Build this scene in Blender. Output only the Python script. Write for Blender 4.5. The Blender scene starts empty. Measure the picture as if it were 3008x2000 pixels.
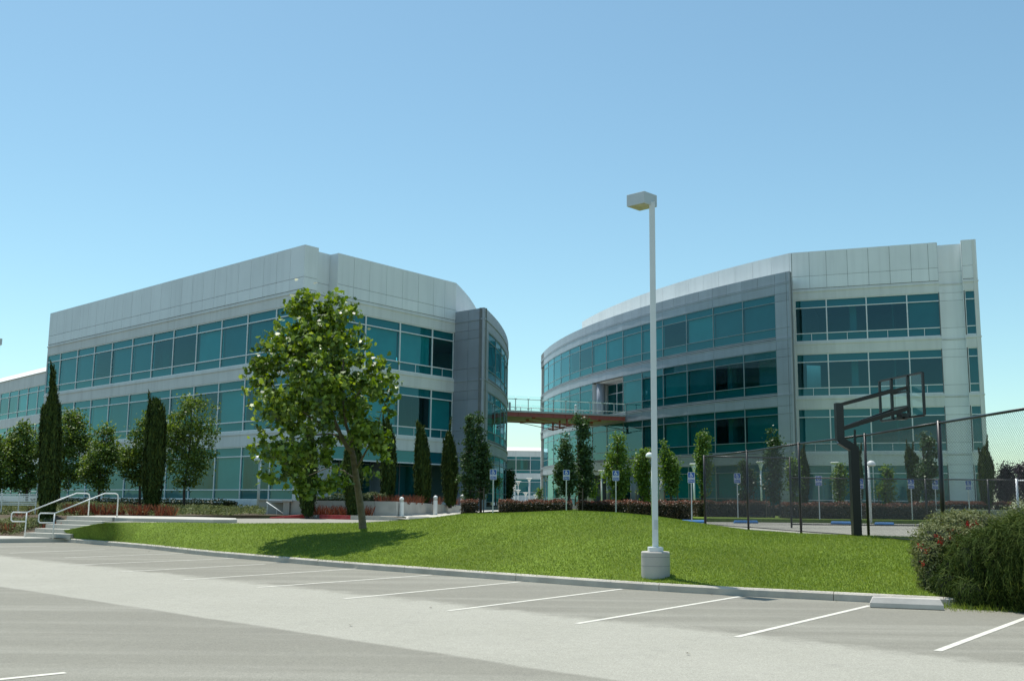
import bpy, math, random
import numpy as np
from mathutils import Vector, Matrix
random.seed(7)
RNG = np.random.default_rng(11)
C = bpy.context.scene.collection
scene = bpy.context.scene

# ------------------------------------------------------------------ camera
F, CX, CY, CAMH = 3080.0, 1504.0, 1000.0, 1.6          # focal length in pixels of the 3008 x 2000 photograph
PITCH, ROLL = math.radians(8.73843656), math.radians(0.61924278)
_fw = np.array([0, math.cos(PITCH), math.sin(PITCH)])
_u0 = np.array([0, -math.sin(PITCH), math.cos(PITCH)])
_r0 = np.array([1.0, 0, 0])
_rt = math.cos(ROLL) * _r0 + math.sin(ROLL) * _u0
_up = -math.sin(ROLL) * _r0 + math.cos(ROLL) * _u0
cam = bpy.data.cameras.new('camera')
cam.sensor_width = 36.0
cam.lens = F / 3008.0 * 36.0
cam.clip_start = 0.1
cam.clip_end = 6000
camo = bpy.data.objects.new('camera', cam)
C.objects.link(camo)
M = Matrix(((_rt[0], _up[0], -_fw[0], 0), (_rt[1], _up[1], -_fw[1], 0), (_rt[2], _up[2], -_fw[2], CAMH), (0, 0, 0, 1)))
camo.matrix_world = M
scene.camera = camo

# ------------------------------------------------------------------ light
SUN_EL = math.radians(70)
SUN_AZ = math.atan2(-0.60, 0.80)                       # measured from +Y towards +X
scene.view_settings.view_transform = 'Standard'
scene.view_settings.look = 'None'
scene.view_settings.gamma = 1
scene.view_settings.use_curve_mapping = False
scene.view_settings.exposure = 0.45
w = bpy.data.worlds.new("World")
scene.world = w
w.use_nodes = True
nt = w.node_tree
bg = nt.nodes['Background']
sky = nt.nodes.new('ShaderNodeTexSky')
sky.sky_type = 'NISHITA'
sky.sun_disc = False
sky.sun_elevation = SUN_EL
sky.sun_rotation = SUN_AZ % (2 * math.pi)
sky.air_density = 1.0
sky.dust_density = 0.6
sky.ozone_density = 1.5
tn = nt.nodes.new('ShaderNodeMix')
tn.data_type = 'RGBA'
tn.blend_type = 'MULTIPLY'
tn.inputs['Factor'].default_value = 1.0
tn.inputs['B'].default_value = (0.80, 0.985, 0.885, 1)     # the camera's rendering of the sky leans to cyan
nt.links.new(sky.outputs[0], tn.inputs['A'])
nt.links.new(tn.outputs['Result'], bg.inputs[0])
bg.inputs[1].default_value = 0.124
sl = bpy.data.lights.new('sun', 'SUN')
sl.energy = 4.0
sl.angle = math.radians(0.5)
sl.color = (1.0, 0.96, 0.89)
slo = bpy.data.objects.new('sun', sl)
C.objects.link(slo)
sd = Vector((math.sin(SUN_AZ) * math.cos(SUN_EL), math.cos(SUN_AZ) * math.cos(SUN_EL), math.sin(SUN_EL)))
slo.rotation_euler = sd.to_track_quat('Z', 'Y').to_euler()
slo.location = (0, 0, 60)
scene.cycles.max_bounces = 8
scene.cycles.transparent_max_bounces = 24
scene.cycles.caustics_reflective = False
scene.cycles.caustics_refractive = False


# ------------------------------------------------------------------ survey helpers
def ray(x, y):
    return _rt * (x - CX) / F - _up * (y - CY) / F + _fw


def gnd(x, y, z=0.0):
    d = ray(x, y)
    t = (z - CAMH) / d[2]
    P = d * t
    return Vector((P[0], P[1], z))


def at(x, y, Y):
    d = ray(x, y)
    P = d * (Y / d[1])
    return Vector((P[0], Y, P[2] + CAMH))


# ------------------------------------------------------------------ materials
MATS = {}


def mat(name, color, rough=0.7, metal=0.0, noise=0.08, nscale=3.0, bump=0.0, bscale=40.0, spec=0.5,
        color2=None, c2scale=1.0, c2amt=0.0, coat=0.0, panel=0.0, streak=0.0):
    if name in MATS:
        return MATS[name]
    m = bpy.data.materials.new(name)
    m.use_nodes = True
    n = m.node_tree
    b = n.nodes['Principled BSDF']
    b.inputs['Roughness'].default_value = rough
    b.inputs['Metallic'].default_value = metal
    b.inputs['Specular IOR Level'].default_value = spec
    b.inputs['Coat Weight'].default_value = coat
    tc = n.nodes.new('ShaderNodeTexCoord')
    no = n.nodes.new('ShaderNodeTexNoise')
    no.inputs['Scale'].default_value = nscale
    no.inputs['Detail'].default_value = 6
    n.links.new(tc.outputs['Object'], no.inputs['Vector'])
    mr = n.nodes.new('ShaderNodeMapRange')
    mr.inputs['From Min'].default_value = 0.3
    mr.inputs['From Max'].default_value = 0.7
    mr.inputs['To Min'].default_value = 1 - noise
    mr.inputs['To Max'].default_value = 1 + noise
    n.links.new(no.outputs['Fac'], mr.inputs['Value'])
    mx = n.nodes.new('ShaderNodeMix')
    mx.data_type = 'RGBA'
    mx.blend_type = 'MULTIPLY'
    mx.inputs['Factor'].default_value = 1.0
    mx.inputs['A'].default_value = (*color, 1)
    n.links.new(mr.outputs[0], mx.inputs['B'])
    out = mx.outputs['Result']
    if color2 is not None:
        n2 = n.nodes.new('ShaderNodeTexNoise')
        n2.inputs['Scale'].default_value = c2scale
        n2.inputs['Detail'].default_value = 8
        n.links.new(tc.outputs['Object'], n2.inputs['Vector'])
        r2 = n.nodes.new('ShaderNodeMapRange')
        r2.inputs['From Min'].default_value = 0.45
        r2.inputs['From Max'].default_value = 0.65
        r2.inputs['To Max'].default_value = c2amt
        n.links.new(n2.outputs['Fac'], r2.inputs['Value'])
        m2 = n.nodes.new('ShaderNodeMix')
        m2.data_type = 'RGBA'
        n.links.new(r2.outputs[0], m2.inputs['Factor'])
        n.links.new(out, m2.inputs['A'])
        m2.inputs['B'].default_value = (*color2, 1)
        out = m2.outputs['Result']
    if panel > 0:                                       # each cladding panel differs a little
        ge = n.nodes.new('ShaderNodeNewGeometry')
        rp = n.nodes.new('ShaderNodeMapRange')
        rp.inputs['To Min'].default_value = 1 - panel
        rp.inputs['To Max'].default_value = 1 + panel
        n.links.new(ge.outputs['Random Per Island'], rp.inputs['Value'])
        m3 = n.nodes.new('ShaderNodeMix')
        m3.data_type = 'RGBA'
        m3.blend_type = 'MULTIPLY'
        m3.inputs['Factor'].default_value = 1.0
        n.links.new(out, m3.inputs['A'])
        n.links.new(rp.outputs[0], m3.inputs['B'])
        out = m3.outputs['Result']
    if streak > 0:                                      # rain streaks running down the face
        mp = n.nodes.new('ShaderNodeMapping')
        mp.inputs['Scale'].default_value = (2.6, 2.6, 0.16)
        n.links.new(tc.outputs['Object'], mp.inputs['Vector'])
        ns_ = n.nodes.new('ShaderNodeTexNoise')
        ns_.inputs['Scale'].default_value = 1.0
        ns_.inputs['Detail'].default_value = 6
        n.links.new(mp.outputs[0], ns_.inputs['Vector'])
        rs_ = n.nodes.new('ShaderNodeMapRange')
        rs_.inputs['From Min'].default_value = 0.45
        rs_.inputs['From Max'].default_value = 0.75
        rs_.inputs['To Min'].default_value = 1.0
        rs_.inputs['To Max'].default_value = 1 - streak
        n.links.new(ns_.outputs['Fac'], rs_.inputs['Value'])
        m4 = n.nodes.new('ShaderNodeMix')
        m4.data_type = 'RGBA'
        m4.blend_type = 'MULTIPLY'
        m4.inputs['Factor'].default_value = 1.0
        n.links.new(out, m4.inputs['A'])
        n.links.new(rs_.outputs[0], m4.inputs['B'])
        out = m4.outputs['Result']
    n.links.new(out, b.inputs['Base Color'])
    if bump > 0:
        nb = n.nodes.new('ShaderNodeTexNoise')
        nb.inputs['Scale'].default_value = bscale
        nb.inputs['Detail'].default_value = 4
        n.links.new(tc.outputs['Object'], nb.inputs['Vector'])
        bp = n.nodes.new('ShaderNodeBump')
        bp.inputs['Strength'].default_value = bump
        bp.inputs['Distance'].default_value = 0.02
        n.links.new(nb.outputs['Fac'], bp.inputs['Height'])
        n.links.new(bp.outputs[0], b.inputs['Normal'])
    MATS[name] = m
    return m


def leaf_mat(name, cols, rough=0.45, trans=0.35, spec=0.4, clump=1.2):
    """Foliage: each leaf takes its own tone between the colours, plus larger light and dark drifts."""
    if name in MATS:
        return MATS[name]
    m = bpy.data.materials.new(name)
    m.use_nodes = True
    n = m.node_tree
    b = n.nodes['Principled BSDF']
    out = n.nodes['Material Output']
    g = n.nodes.new('ShaderNodeNewGeometry')
    tc = n.nodes.new('ShaderNodeTexCoord')
    no = n.nodes.new('ShaderNodeTexNoise')
    no.inputs['Scale'].default_value = clump
    no.inputs['Detail'].default_value = 3
    n.links.new(tc.outputs['Object'], no.inputs['Vector'])
    ad = n.nodes.new('ShaderNodeMath')
    ad.operation = 'MULTIPLY_ADD'
    n.links.new(no.outputs['Fac'], ad.inputs[0])
    ad.inputs[1].default_value = 0.8
    ad.inputs[2].default_value = -0.4
    a2 = n.nodes.new('ShaderNodeMath')
    a2.operation = 'ADD'
    n.links.new(g.outputs['Random Per Island'], a2.inputs[0])
    n.links.new(ad.outputs[0], a2.inputs[1])
    cr = n.nodes.new('ShaderNodeValToRGB')
    els = cr.color_ramp.elements
    while len(els) < len(cols):
        els.new(0.5)
    for i, c in enumerate(cols):
        els[i].position = i / (len(cols) - 1)
        els[i].color = (*c, 1)
    n.links.new(a2.outputs[0], cr.inputs[0])
    n.links.new(cr.outputs[0], b.inputs['Base Color'])
    b.inputs['Roughness'].default_value = rough
    b.inputs['Specular IOR Level'].default_value = spec
    tr = n.nodes.new('ShaderNodeBsdfTranslucent')
    hs = n.nodes.new('ShaderNodeHueSaturation')
    hs.inputs['Hue'].default_value = 0.485
    hs.inputs['Saturation'].default_value = 1.15
    hs.inputs['Value'].default_value = 1.7
    n.links.new(cr.outputs[0], hs.inputs['Color'])
    n.links.new(hs.outputs[0], tr.inputs[0])
    ms = n.nodes.new('ShaderNodeMixShader')
    ms.inputs[0].default_value = trans
    n.links.new(b.outputs[0], ms.inputs[1])
    n.links.new(tr.outputs[0], ms.inputs[2])
    n.links.new(ms.outputs[0], out.inputs[0])
    MATS[name] = m
    return m


def glass_mat(name, tint, ior=2.0, wav=0.05, gloss=(0.50, 0.86, 0.95)):
    if name in MATS:
        return MATS[name]
    m = bpy.data.materials.new(name)
    m.use_nodes = True
    n = m.node_tree
    n.nodes.remove(n.nodes['Principled BSDF'])
    out = n.nodes['Material Output']
    t = n.nodes.new('ShaderNodeBsdfTransparent')
    t.inputs[0].default_value = (*tint, 1)
    gl = n.nodes.new('ShaderNodeBsdfGlossy')
    gl.inputs['Color'].default_value = (*gloss, 1)
    gl.inputs['Roughness'].default_value = 0.02
    ge = n.nodes.new('ShaderNodeNewGeometry')
    dt = n.nodes.new('ShaderNodeVectorMath')
    dt.operation = 'DOT_PRODUCT'
    n.links.new(ge.outputs['Normal'], dt.inputs[0])
    n.links.new(ge.outputs['Incoming'], dt.inputs[1])

    def mth(op, a, b=None):
        q = n.nodes.new('ShaderNodeMath')
        q.operation = op
        for i, v in enumerate((a, b)):
            if v is None:
                continue
            if isinstance(v, (int, float)):
                q.inputs[i].default_value = v
            else:
                n.links.new(v, q.inputs[i])
        return q.outputs[0]

    r0 = ((ior - 1) / (ior + 1)) ** 2
    pw_ = mth('POWER', mth('SUBTRACT', 1.0, mth('ABSOLUTE', dt.outputs['Value'])), 5.0)
    fr = mth('ADD', mth('MULTIPLY', pw_, 1 - r0), r0)
    tc = n.nodes.new('ShaderNodeTexCoord')
    no = n.nodes.new('ShaderNodeTexNoise')
    no.inputs['Scale'].default_value = 0.7
    no.inputs['Detail'].default_value = 1
    n.links.new(tc.outputs['Object'], no.inputs['Vector'])
    bp = n.nodes.new('ShaderNodeBump')
    bp.inputs['Strength'].default_value = wav
    bp.inputs['Distance'].default_value = 0.1
    n.links.new(no.outputs['Fac'], bp.inputs['Height'])
    n.links.new(bp.outputs[0], gl.inputs['Normal'])
    ms = n.nodes.new('ShaderNodeMixShader')
    n.links.new(fr, ms.inputs[0])
    n.links.new(t.outputs[0], ms.inputs[1])
    n.links.new(gl.outputs[0], ms.inputs[2])
    n.links.new(ms.outputs[0], out.inputs[0])
    MATS[name] = m
    return m


M_white = mat('white_panel', (0.84, 0.86, 0.86), rough=0.45, noise=0.04, nscale=0.35, panel=0.03, streak=0.08)
M_stucco = mat('painted_concrete', (0.74, 0.745, 0.72), rough=0.75, noise=0.06, nscale=0.4, bump=0.05, bscale=30, streak=0.12)
M_gray = mat('gray_panel', (0.345, 0.380, 0.430), rough=0.38, noise=0.06, nscale=0.5, panel=0.06, streak=0.10)
M_joint = mat('panel_joint', (0.17, 0.18, 0.18), rough=0.8)
M_frame = mat('white_frame', (0.80, 0.82, 0.82), rough=0.4, noise=0.03)
M_gframe = mat('slate_frame', (0.22, 0.29, 0.31), rough=0.4, noise=0.03)
M_coping = mat('bright_coping', (0.86, 0.86, 0.83), rough=0.5, noise=0.03)
M_roof = mat('roof_membrane', (0.45, 0.45, 0.43), rough=0.9)
M_room = mat('interior_paint', (0.40, 0.42, 0.41), rough=0.9, noise=0.2, nscale=0.3)
M_slab = mat('interior_slab', (0.30, 0.30, 0.29), rough=0.9)
M_blind = mat('roller_blind', (0.50, 0.55, 0.54), rough=0.9, noise=0.12, nscale=0.5)
M_blind2 = mat('roller_blind_dark', (0.24, 0.29, 0.30), rough=0.9, noise=0.12, nscale=0.5)
M_spandrel = mat('spandrel_backing', (0.26, 0.33, 0.34), rough=0.8, noise=0.06, nscale=0.6)
M_glassA = glass_mat('tinted_glass', (0.12, 0.62, 0.66), ior=1.75)
M_glassE = glass_mat('tinted_glass_green', (0.15, 0.57, 0.60), ior=1.8)
M_clear = glass_mat('clear_glass', (0.86, 0.96, 0.95), ior=1.5, wav=0.0, gloss=(.95, 1, 1))
M_concrete = mat('concrete', (0.47, 0.44, 0.40), rough=0.85, noise=0.12, nscale=1.2, bump=0.15, bscale=60, color2=(0.33, 0.32, 0.30), c2scale=3, c2amt=0.35)
M_kerb = mat('kerb_concrete', (0.50, 0.46, 0.395), rough=0.9, noise=0.18, nscale=2.0, bump=0.5, bscale=25, color2=(0.32, 0.31, 0.29), c2scale=4, c2amt=0.5)
M_path = mat('pale_concrete', (0.47, 0.455, 0.40), rough=0.9, noise=0.08, nscale=1.0, bump=0.1, bscale=50)
M_pole = mat('pole_paint', (0.66, 0.70, 0.69), rough=0.4, noise=0.04)
M_whitepaint = mat('white_paint', (0.78, 0.79, 0.77), rough=0.4, noise=0.03)
M_lamp = mat('lamp_housing', (0.50, 0.55, 0.56), rough=0.45, noise=0.04)
M_black = mat('black_powder_coat', (0.012, 0.013, 0.014), rough=0.35, noise=0.1)
M_vinyl = mat('black_vinyl', (0.015, 0.018, 0.018), rough=0.3, spec=0.6)
M_galv = mat('galvanised_steel', (0.50, 0.52, 0.53), rough=0.45, metal=0.5)
M_red = mat('red_steel', (0.46, 0.115, 0.10), rough=0.5, noise=0.08)
M_redpaint = mat('red_kerb_paint', (0.42, 0.04, 0.045), rough=0.7, noise=0.15, nscale=4, color2=(0.4, 0.2, 0.18), c2scale=6, c2amt=0.3)
M_bluepaint = mat('blue_paint', (0.03, 0.17, 0.42), rough=0.6, noise=0.12, nscale=5)
M_signblue = mat('sign_blue', (0.015, 0.09, 0.38), rough=0.35, noise=0.03)
M_signwhite = mat('sign_white', (0.80, 0.80, 0.80), rough=0.4, noise=0.02)
M_line = mat('line_paint', (0.60, 0.58, 0.50), rough=0.8, noise=0.10, nscale=6, color2=(0.42, 0.42, 0.39), c2scale=9, c2amt=0.55)
M_bark = mat('bark', (0.16, 0.125, 0.095), rough=0.9, noise=0.3, nscale=8, bump=0.8, bscale=18)
M_bark2 = mat('bark_dark', (0.07, 0.055, 0.045), rough=0.9, noise=0.3, nscale=8, bump=0.5, bscale=18)
M_stake = mat('stake_wood', (0.16, 0.12, 0.09), rough=0.9)
M_soil = mat('mulch', (0.085, 0.06, 0.04), rough=1.0, noise=0.35, nscale=4, bump=0.8, bscale=20, color2=(0.07, 0.09, 0.03), c2scale=1.2, c2amt=0.6)
M_beige = mat('beige_wall', (0.36, 0.33, 0.30), rough=0.9, noise=0.08, nscale=0.8)
M_lens = mat('lamp_lens', (0.45, 0.42, 0.34), rough=0.25, noise=0.25, nscale=6)
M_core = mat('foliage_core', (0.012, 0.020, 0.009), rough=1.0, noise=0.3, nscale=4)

# foliage palettes
L_plane = leaf_mat('plane_leaves', [(0.034, 0.064, 0.010), (0.080, 0.142, 0.018), (0.165, 0.250, 0.032), (0.270, 0.360, 0.070)], rough=0.42, trans=0.30, spec=0.45, clump=0.9)
L_pear = leaf_mat('pear_leaves', [(0.030, 0.060, 0.012), (0.095, 0.155, 0.026), (0.200, 0.270, 0.060)], rough=0.5, trans=0.30, spec=0.3, clump=0.8)
L_maple = leaf_mat('maple_leaves', [(0.045, 0.093, 0.018), (0.098, 0.180, 0.030), (0.188, 0.277, 0.053)], rough=0.5, trans=0.32, spec=0.3, clump=1.0)
L_mapled = leaf_mat('dark_maple_leaves', [(0.021, 0.051, 0.015), (0.045, 0.090, 0.024), (0.083, 0.143, 0.045)], rough=0.45, trans=0.2, spec=0.3, clump=1.0)
L_cyp = leaf_mat('cypress_needles', [(0.020, 0.037, 0.010), (0.043, 0.070, 0.015), (0.077, 0.106, 0.022)], rough=0.8, trans=0.12, spec=0.15, clump=3.0)
L_hedge = leaf_mat('hedge_leaves', [(0.022, 0.024, 0.012), (0.050, 0.045, 0.020), (0.085, 0.060, 0.030)], rough=0.5, trans=0.15, spec=0.4, clump=2.0)
L_redtip = leaf_mat('red_new_growth', [(0.10, 0.045, 0.025), (0.20, 0.085, 0.055), (0.27, 0.15, 0.085)], rough=0.45, trans=0.25, spec=0.4, clump=1.5)
L_gray = leaf_mat('grey_green_leaves', [(0.072, 0.091, 0.033), (0.130, 0.163, 0.058), (0.208, 0.227, 0.111)], rough=0.7, trans=0.2, spec=0.2, clump=1.2)
L_dark = leaf_mat('dark_shrub_leaves', [(0.010, 0.022, 0.008), (0.025, 0.045, 0.014), (0.045, 0.070, 0.022)], rough=0.5, trans=0.1, spec=0.3)
L_flax = leaf_mat('red_flax_blades', [(0.06, 0.030, 0.018), (0.15, 0.050, 0.028), (0.22, 0.12, 0.06)], rough=0.5, trans=0.25, spec=0.3)
L_purple = leaf_mat('purple_leaves', [(0.014, 0.010, 0.014), (0.035, 0.020, 0.030), (0.06, 0.03, 0.045)], rough=0.5, trans=0.12, spec=0.3)
L_rose = leaf_mat('rosemary_needles', [(0.018, 0.036, 0.008), (0.046, 0.076, 0.016), (0.105, 0.138, 0.036)], rough=0.8, trans=0.2, spec=0.08, clump=1.5)
L_bottle = leaf_mat('bottlebrush_leaves', [(0.060, 0.082, 0.024), (0.140, 0.165, 0.055), (0.28, 0.29, 0.15)], rough=0.6, trans=0.25, spec=0.2, clump=2)
L_flower = leaf_mat('red_flowers', [(0.32, 0.03, 0.02), (0.50, 0.06, 0.04)], rough=0.7, trans=0.3, spec=0.1)
L_grass = leaf_mat('grass_blades', [(0.085, 0.142, 0.024), (0.148, 0.218, 0.036), (0.235, 0.292, 0.070)], rough=0.55, trans=0.35, spec=0.25, clump=0.55)


# ------------------------------------------------------------------ object helpers
def tag(o, label=None, cat=None, group=None, kind=None):
    if label:
        o['label'] = label
    if cat:
        o['category'] = cat
    if group:
        o['group'] = group
    if kind:
        o['kind'] = kind
    return o


def thing(name, loc, label, cat, group=None):
    o = bpy.data.objects.new(name, None)
    o.empty_display_size = 0.3
    C.objects.link(o)
    o.location = loc
    return tag(o, label, cat, group)


def origin(o):
    v = Vector((0, 0, 0))
    while o is not None:
        v += o.location
        o = o.parent
    return v


class MB:
    """collects shapes in world coordinates and links them as ONE mesh object"""

    def __init__(self):
        self.v = []
        self.f = []
        self.m = []
        self.mi = 0

    def poly(self, pts):
        b = len(self.v)
        self.v += [tuple(p) for p in pts]
        self.f.append(tuple(range(b, b + len(pts))))
        self.m.append(self.mi)

    def hexa(self, p):
        """p: 8 points, bottom ring 0-3 (ccw from above), top ring 4-7"""
        b = len(self.v)
        self.v += [tuple(q) for q in p]
        for f in ((3, 2, 1, 0), (4, 5, 6, 7), (0, 1, 5, 4), (1, 2, 6, 5), (2, 3, 7, 6), (3, 0, 4, 7)):
            self.f.append(tuple(b + i for i in f))
            self.m.append(self.mi)

    def box(self, x0, x1, y0, y1, z0, z1):
        self.hexa([(x0, y0, z0), (x1, y0, z0), (x1, y1, z0), (x0, y1, z0), (x0, y0, z1), (x1, y0, z1), (x1, y1, z1), (x0, y1, z1)])

    def obox(self, c, a, hw, hd, z0, z1):
        """box about c=(x,y), long axis unit vector a=(ax,ay), half width along a, half depth across"""
        ax, ay = a
        bx, by = -ay, ax
        q = []
        for z in (z0, z1):
            for s, t in ((-1, -1), (1, -1), (1, 1), (-1, 1)):
                q.append((c[0] + s * hw * ax + t * hd * bx, c[1] + s * hw * ay + t * hd * by, z))
        self.hexa(q)

    def prism(self, pts, z0, z1):
        n = len(pts)
        b = len(self.v)
        self.v += [(p[0], p[1], z0) for p in pts] + [(p[0], p[1], z1) for p in pts]
        self.f.append(tuple(b + i for i in reversed(range(n))))
        self.f.append(tuple(b + n + i for i in range(n)))
        self.m += [self.mi] * 2
        for i in range(n):
            j = (i + 1) % n
            self.f.append((b + i, b + j, b + n + j, b + n + i))
            self.m.append(self.mi)

    def tube(self, pts, rad, n=8, cap=True):
        pts = [Vector(p) for p in pts]
        if not hasattr(rad, '__len__'):
            rad = [rad] * len(pts)
        b = len(self.v)
        ref = None
        for i, p in enumerate(pts):
            if i == 0:
                d = pts[1] - pts[0]
            elif i == len(pts) - 1:
                d = pts[-1] - pts[-2]
            else:
                d = (pts[i + 1] - p).normalized() + (p - pts[i - 1]).normalized()
            d.normalize()
            if ref is None:
                ref = Vector((1, 0, 0)) if abs(d.x) < 0.8 else Vector((0, 1, 0))
            u = (ref - d * ref.dot(d)).normalized()
            ref = u
            v = d.cross(u)
            for k in range(n):
                a = 2 * math.pi * k / n
                self.v.append(tuple(p + (u * math.cos(a) + v * math.sin(a)) * rad[i]))
        for i in range(len(pts) - 1):
            for k in range(n):
                k2 = (k + 1) % n
                self.f.append((b + i * n + k, b + i * n + k2, b + (i + 1) * n + k2, b + (i + 1) * n + k))
                self.m.append(self.mi)
        if cap:
            self.f.append(tuple(b + k for k in reversed(range(n))))
            self.f.append(tuple(b + (len(pts) - 1) * n + k for k in range(n)))
            self.m += [self.mi] * 2

    def lathe(self, c, prof, n=16):
        """prof: list of (radius, z) from bottom up"""
        b = len(self.v)
        for r, z in prof:
            for k in range(n):
                a = 2 * math.pi * k / n
                self.v.append((c[0] + r * math.cos(a), c[1] + r * math.sin(a), z))
        for i in range(len(prof) - 1):
            for k in range(n):
                k2 = (k + 1) % n
                self.f.append((b + i * n + k, b + i * n + k2, b + (i + 1) * n + k2, b + (i + 1) * n + k))
                self.m.append(self.mi)
        self.f.append(tuple(b + k for k in reversed(range(n))))
        self.f.append(tuple(b + (len(prof) - 1) * n + k for k in range(n)))
        self.m += [self.mi] * 2

    def build(self, name, m, parent=None, smooth=False, loc=None):
        o0 = origin(parent) if parent is not None else (Vector(loc) if loc is not None else Vector((0, 0, 0)))
        me = bpy.data.meshes.new(name)
        me.from_pydata([(x - o0.x, y - o0.y, z - o0.z) for x, y, z in self.v], [], self.f)
        mats = m if isinstance(m, (list, tuple)) else [m]
        for q in mats:
            me.materials.append(q)
        if len(mats) > 1:
            me.polygons.foreach_set('material_index', self.m)
        if smooth:
            me.polygons.foreach_set('use_smooth', [True] * len(me.polygons))
        me.update()
        o = bpy.data.objects.new(name, me)
        C.objects.link(o)
        if parent is not None:
            o.parent = parent
        else:
            o.location = o0
        return o


def copy_tree(o, parent=None):
    c = o.copy()
    C.objects.link(c)
    c.parent = parent
    for ch in list(o.children):
        copy_tree(ch, c)
    return c


def bevel(o, width, seg=2):
    b = o.modifiers.new('bevel', 'BEVEL')
    b.width = width
    b.segments = seg
    b.limit_method = 'ANGLE'
    return o


def fast_mesh(name, V, k, m, parent=None, loc=(0, 0, 0), smooth=False):
    """V: array (n, k, 3) of n separate k-gons, local to loc/parent"""
    n = V.shape[0]
    me = bpy.data.meshes.new(name)
    me.vertices.add(n * k)
    me.vertices.foreach_set('co', V.reshape(-1).astype(np.float32))
    me.loops.add(n * k)
    me.loops.foreach_set('vertex_index', np.arange(n * k, dtype=np.int32))
    me.polygons.add(n)
    me.polygons.foreach_set('loop_start', np.arange(0, n * k, k, dtype=np.int32))
    me.polygons.foreach_set('loop_total', np.full(n, k, dtype=np.int32))
    me.materials.append(m)
    me.update(calc_edges=True)
    o = bpy.data.objects.new(name, me)
    C.objects.link(o)
    if parent is not None:
        o.parent = parent
    else:
        o.location = loc
    return o


def unit(a):
    return a / np.maximum(np.linalg.norm(a, axis=-1, keepdims=True), 1e-9)


LEAF_OVAL = np.array([(0, -0.5), (0.30, -0.12), (0.24, 0.25), (0, 0.55), (-0.24, 0.25), (-0.30, -0.12)])
LEAF_PLANE = np.array([(0, -0.5), (0.22, -0.42), (0.52, -0.18), (0.30, 0.02), (0.42, 0.34), (0.14, 0.24), (0, 0.56), (-0.14, 0.24), (-0.42, 0.34), (-0.30, 0.02), (-0.52, -0.18), (-0.22, -0.42)])
LEAF_NEEDLE = np.array([(-0.5, -0.5), (0.5, -0.5), (0.25, 0.5), (-0.25, 0.5)])


def leaves(P, N, U, size, shape, fold=0.25, width=1.0):
    """P centres, N normals, U 'up' hints, size array -> (n,k,3)"""
    N = unit(N)
    U = unit(U - N * (U * N).sum(-1, keepdims=True))
    R = np.cross(U, N)
    k = len(shape)
    s = size[:, None, None]
    V = P[:, None, :] + s * width * shape[None, :, 0:1] * R[:, None, :] + s * shape[None, :, 1:2] * U[:, None, :]
    V = V + s * fold * np.abs(shape[None, :, 0:1]) * N[:, None, :]
    return V


def rnd_dirs(n, up=0.0):
    d = RNG.normal(size=(n, 3))
    d[:, 2] += up
    return unit(d)


# ------------------------------------------------------------------ terrain
Z_UP = 0.78
kerb_px = [(-700, 1604), (0, 1594), (193, 1592), (313.7, 1601.3), (443, 1613), (591, 1629.7), (758.8, 1645), (1000, 1666.2), (1186.5, 1680.5), (1452.7, 1701), (1773.6, 1724.7), (2000, 1739.7), (2138.9, 1747.5), (2564, 1769.2)]
kerb_line = [gnd(x, y, 0) for x, y in kerb_px]
e = kerb_line[-1]
kerb_line += [e + Vector((2.1, -1.12, 0)), e + Vector((5, -2.6, 0)), e + Vector((14, -7.3, 0)), e + Vector((30, -15.5, 0))]


def smooth_line(pts, step=0.6):
    out = []
    for i in range(len(pts) - 1):
        p0 = pts[max(i - 1, 0)]
        p1, p2 = pts[i], pts[i + 1]
        p3 = pts[min(i + 2, len(pts) - 1)]
        n = max(1, int((p2 - p1).length / step))
        for k in range(n):
            t = k / n
            out.append(0.5 * ((2 * p1) + (p2 - p0) * t + (2 * p0 - 5 * p1 + 4 * p2 - p3) * t * t + (3 * p1 - p0 - 3 * p2 + p3) * t ** 3))
    out.append(pts[-1])
    return out


kl_left = [kerb_line[0], kerb_line[1], kerb_line[2]]
kl_main = smooth_line(kerb_line[2:], 0.5)
KH, KW = 0.14, 0.16


def line_normals(pts):
    ns = []
    for i in range(len(pts)):
        a = pts[max(i - 1, 0)]
        b = pts[min(i + 1, len(pts) - 1)]
        d = (b - a).normalized()
        ns.append(Vector((-d.y, d.x, 0)))
    return ns


# one wide ground sheet reaching the horizon
g = MB()
g.poly([(-3000, -800, -0.06), (3000, -800, -0.06), (3000, 5000, -0.06), (-3000, 5000, -0.06)])
M_earth = mat('earth', (0.16, 0.14, 0.10), rough=1.0, noise=0.3, nscale=0.05)
tag(g.build('ground', M_earth), kind='structure')


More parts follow.
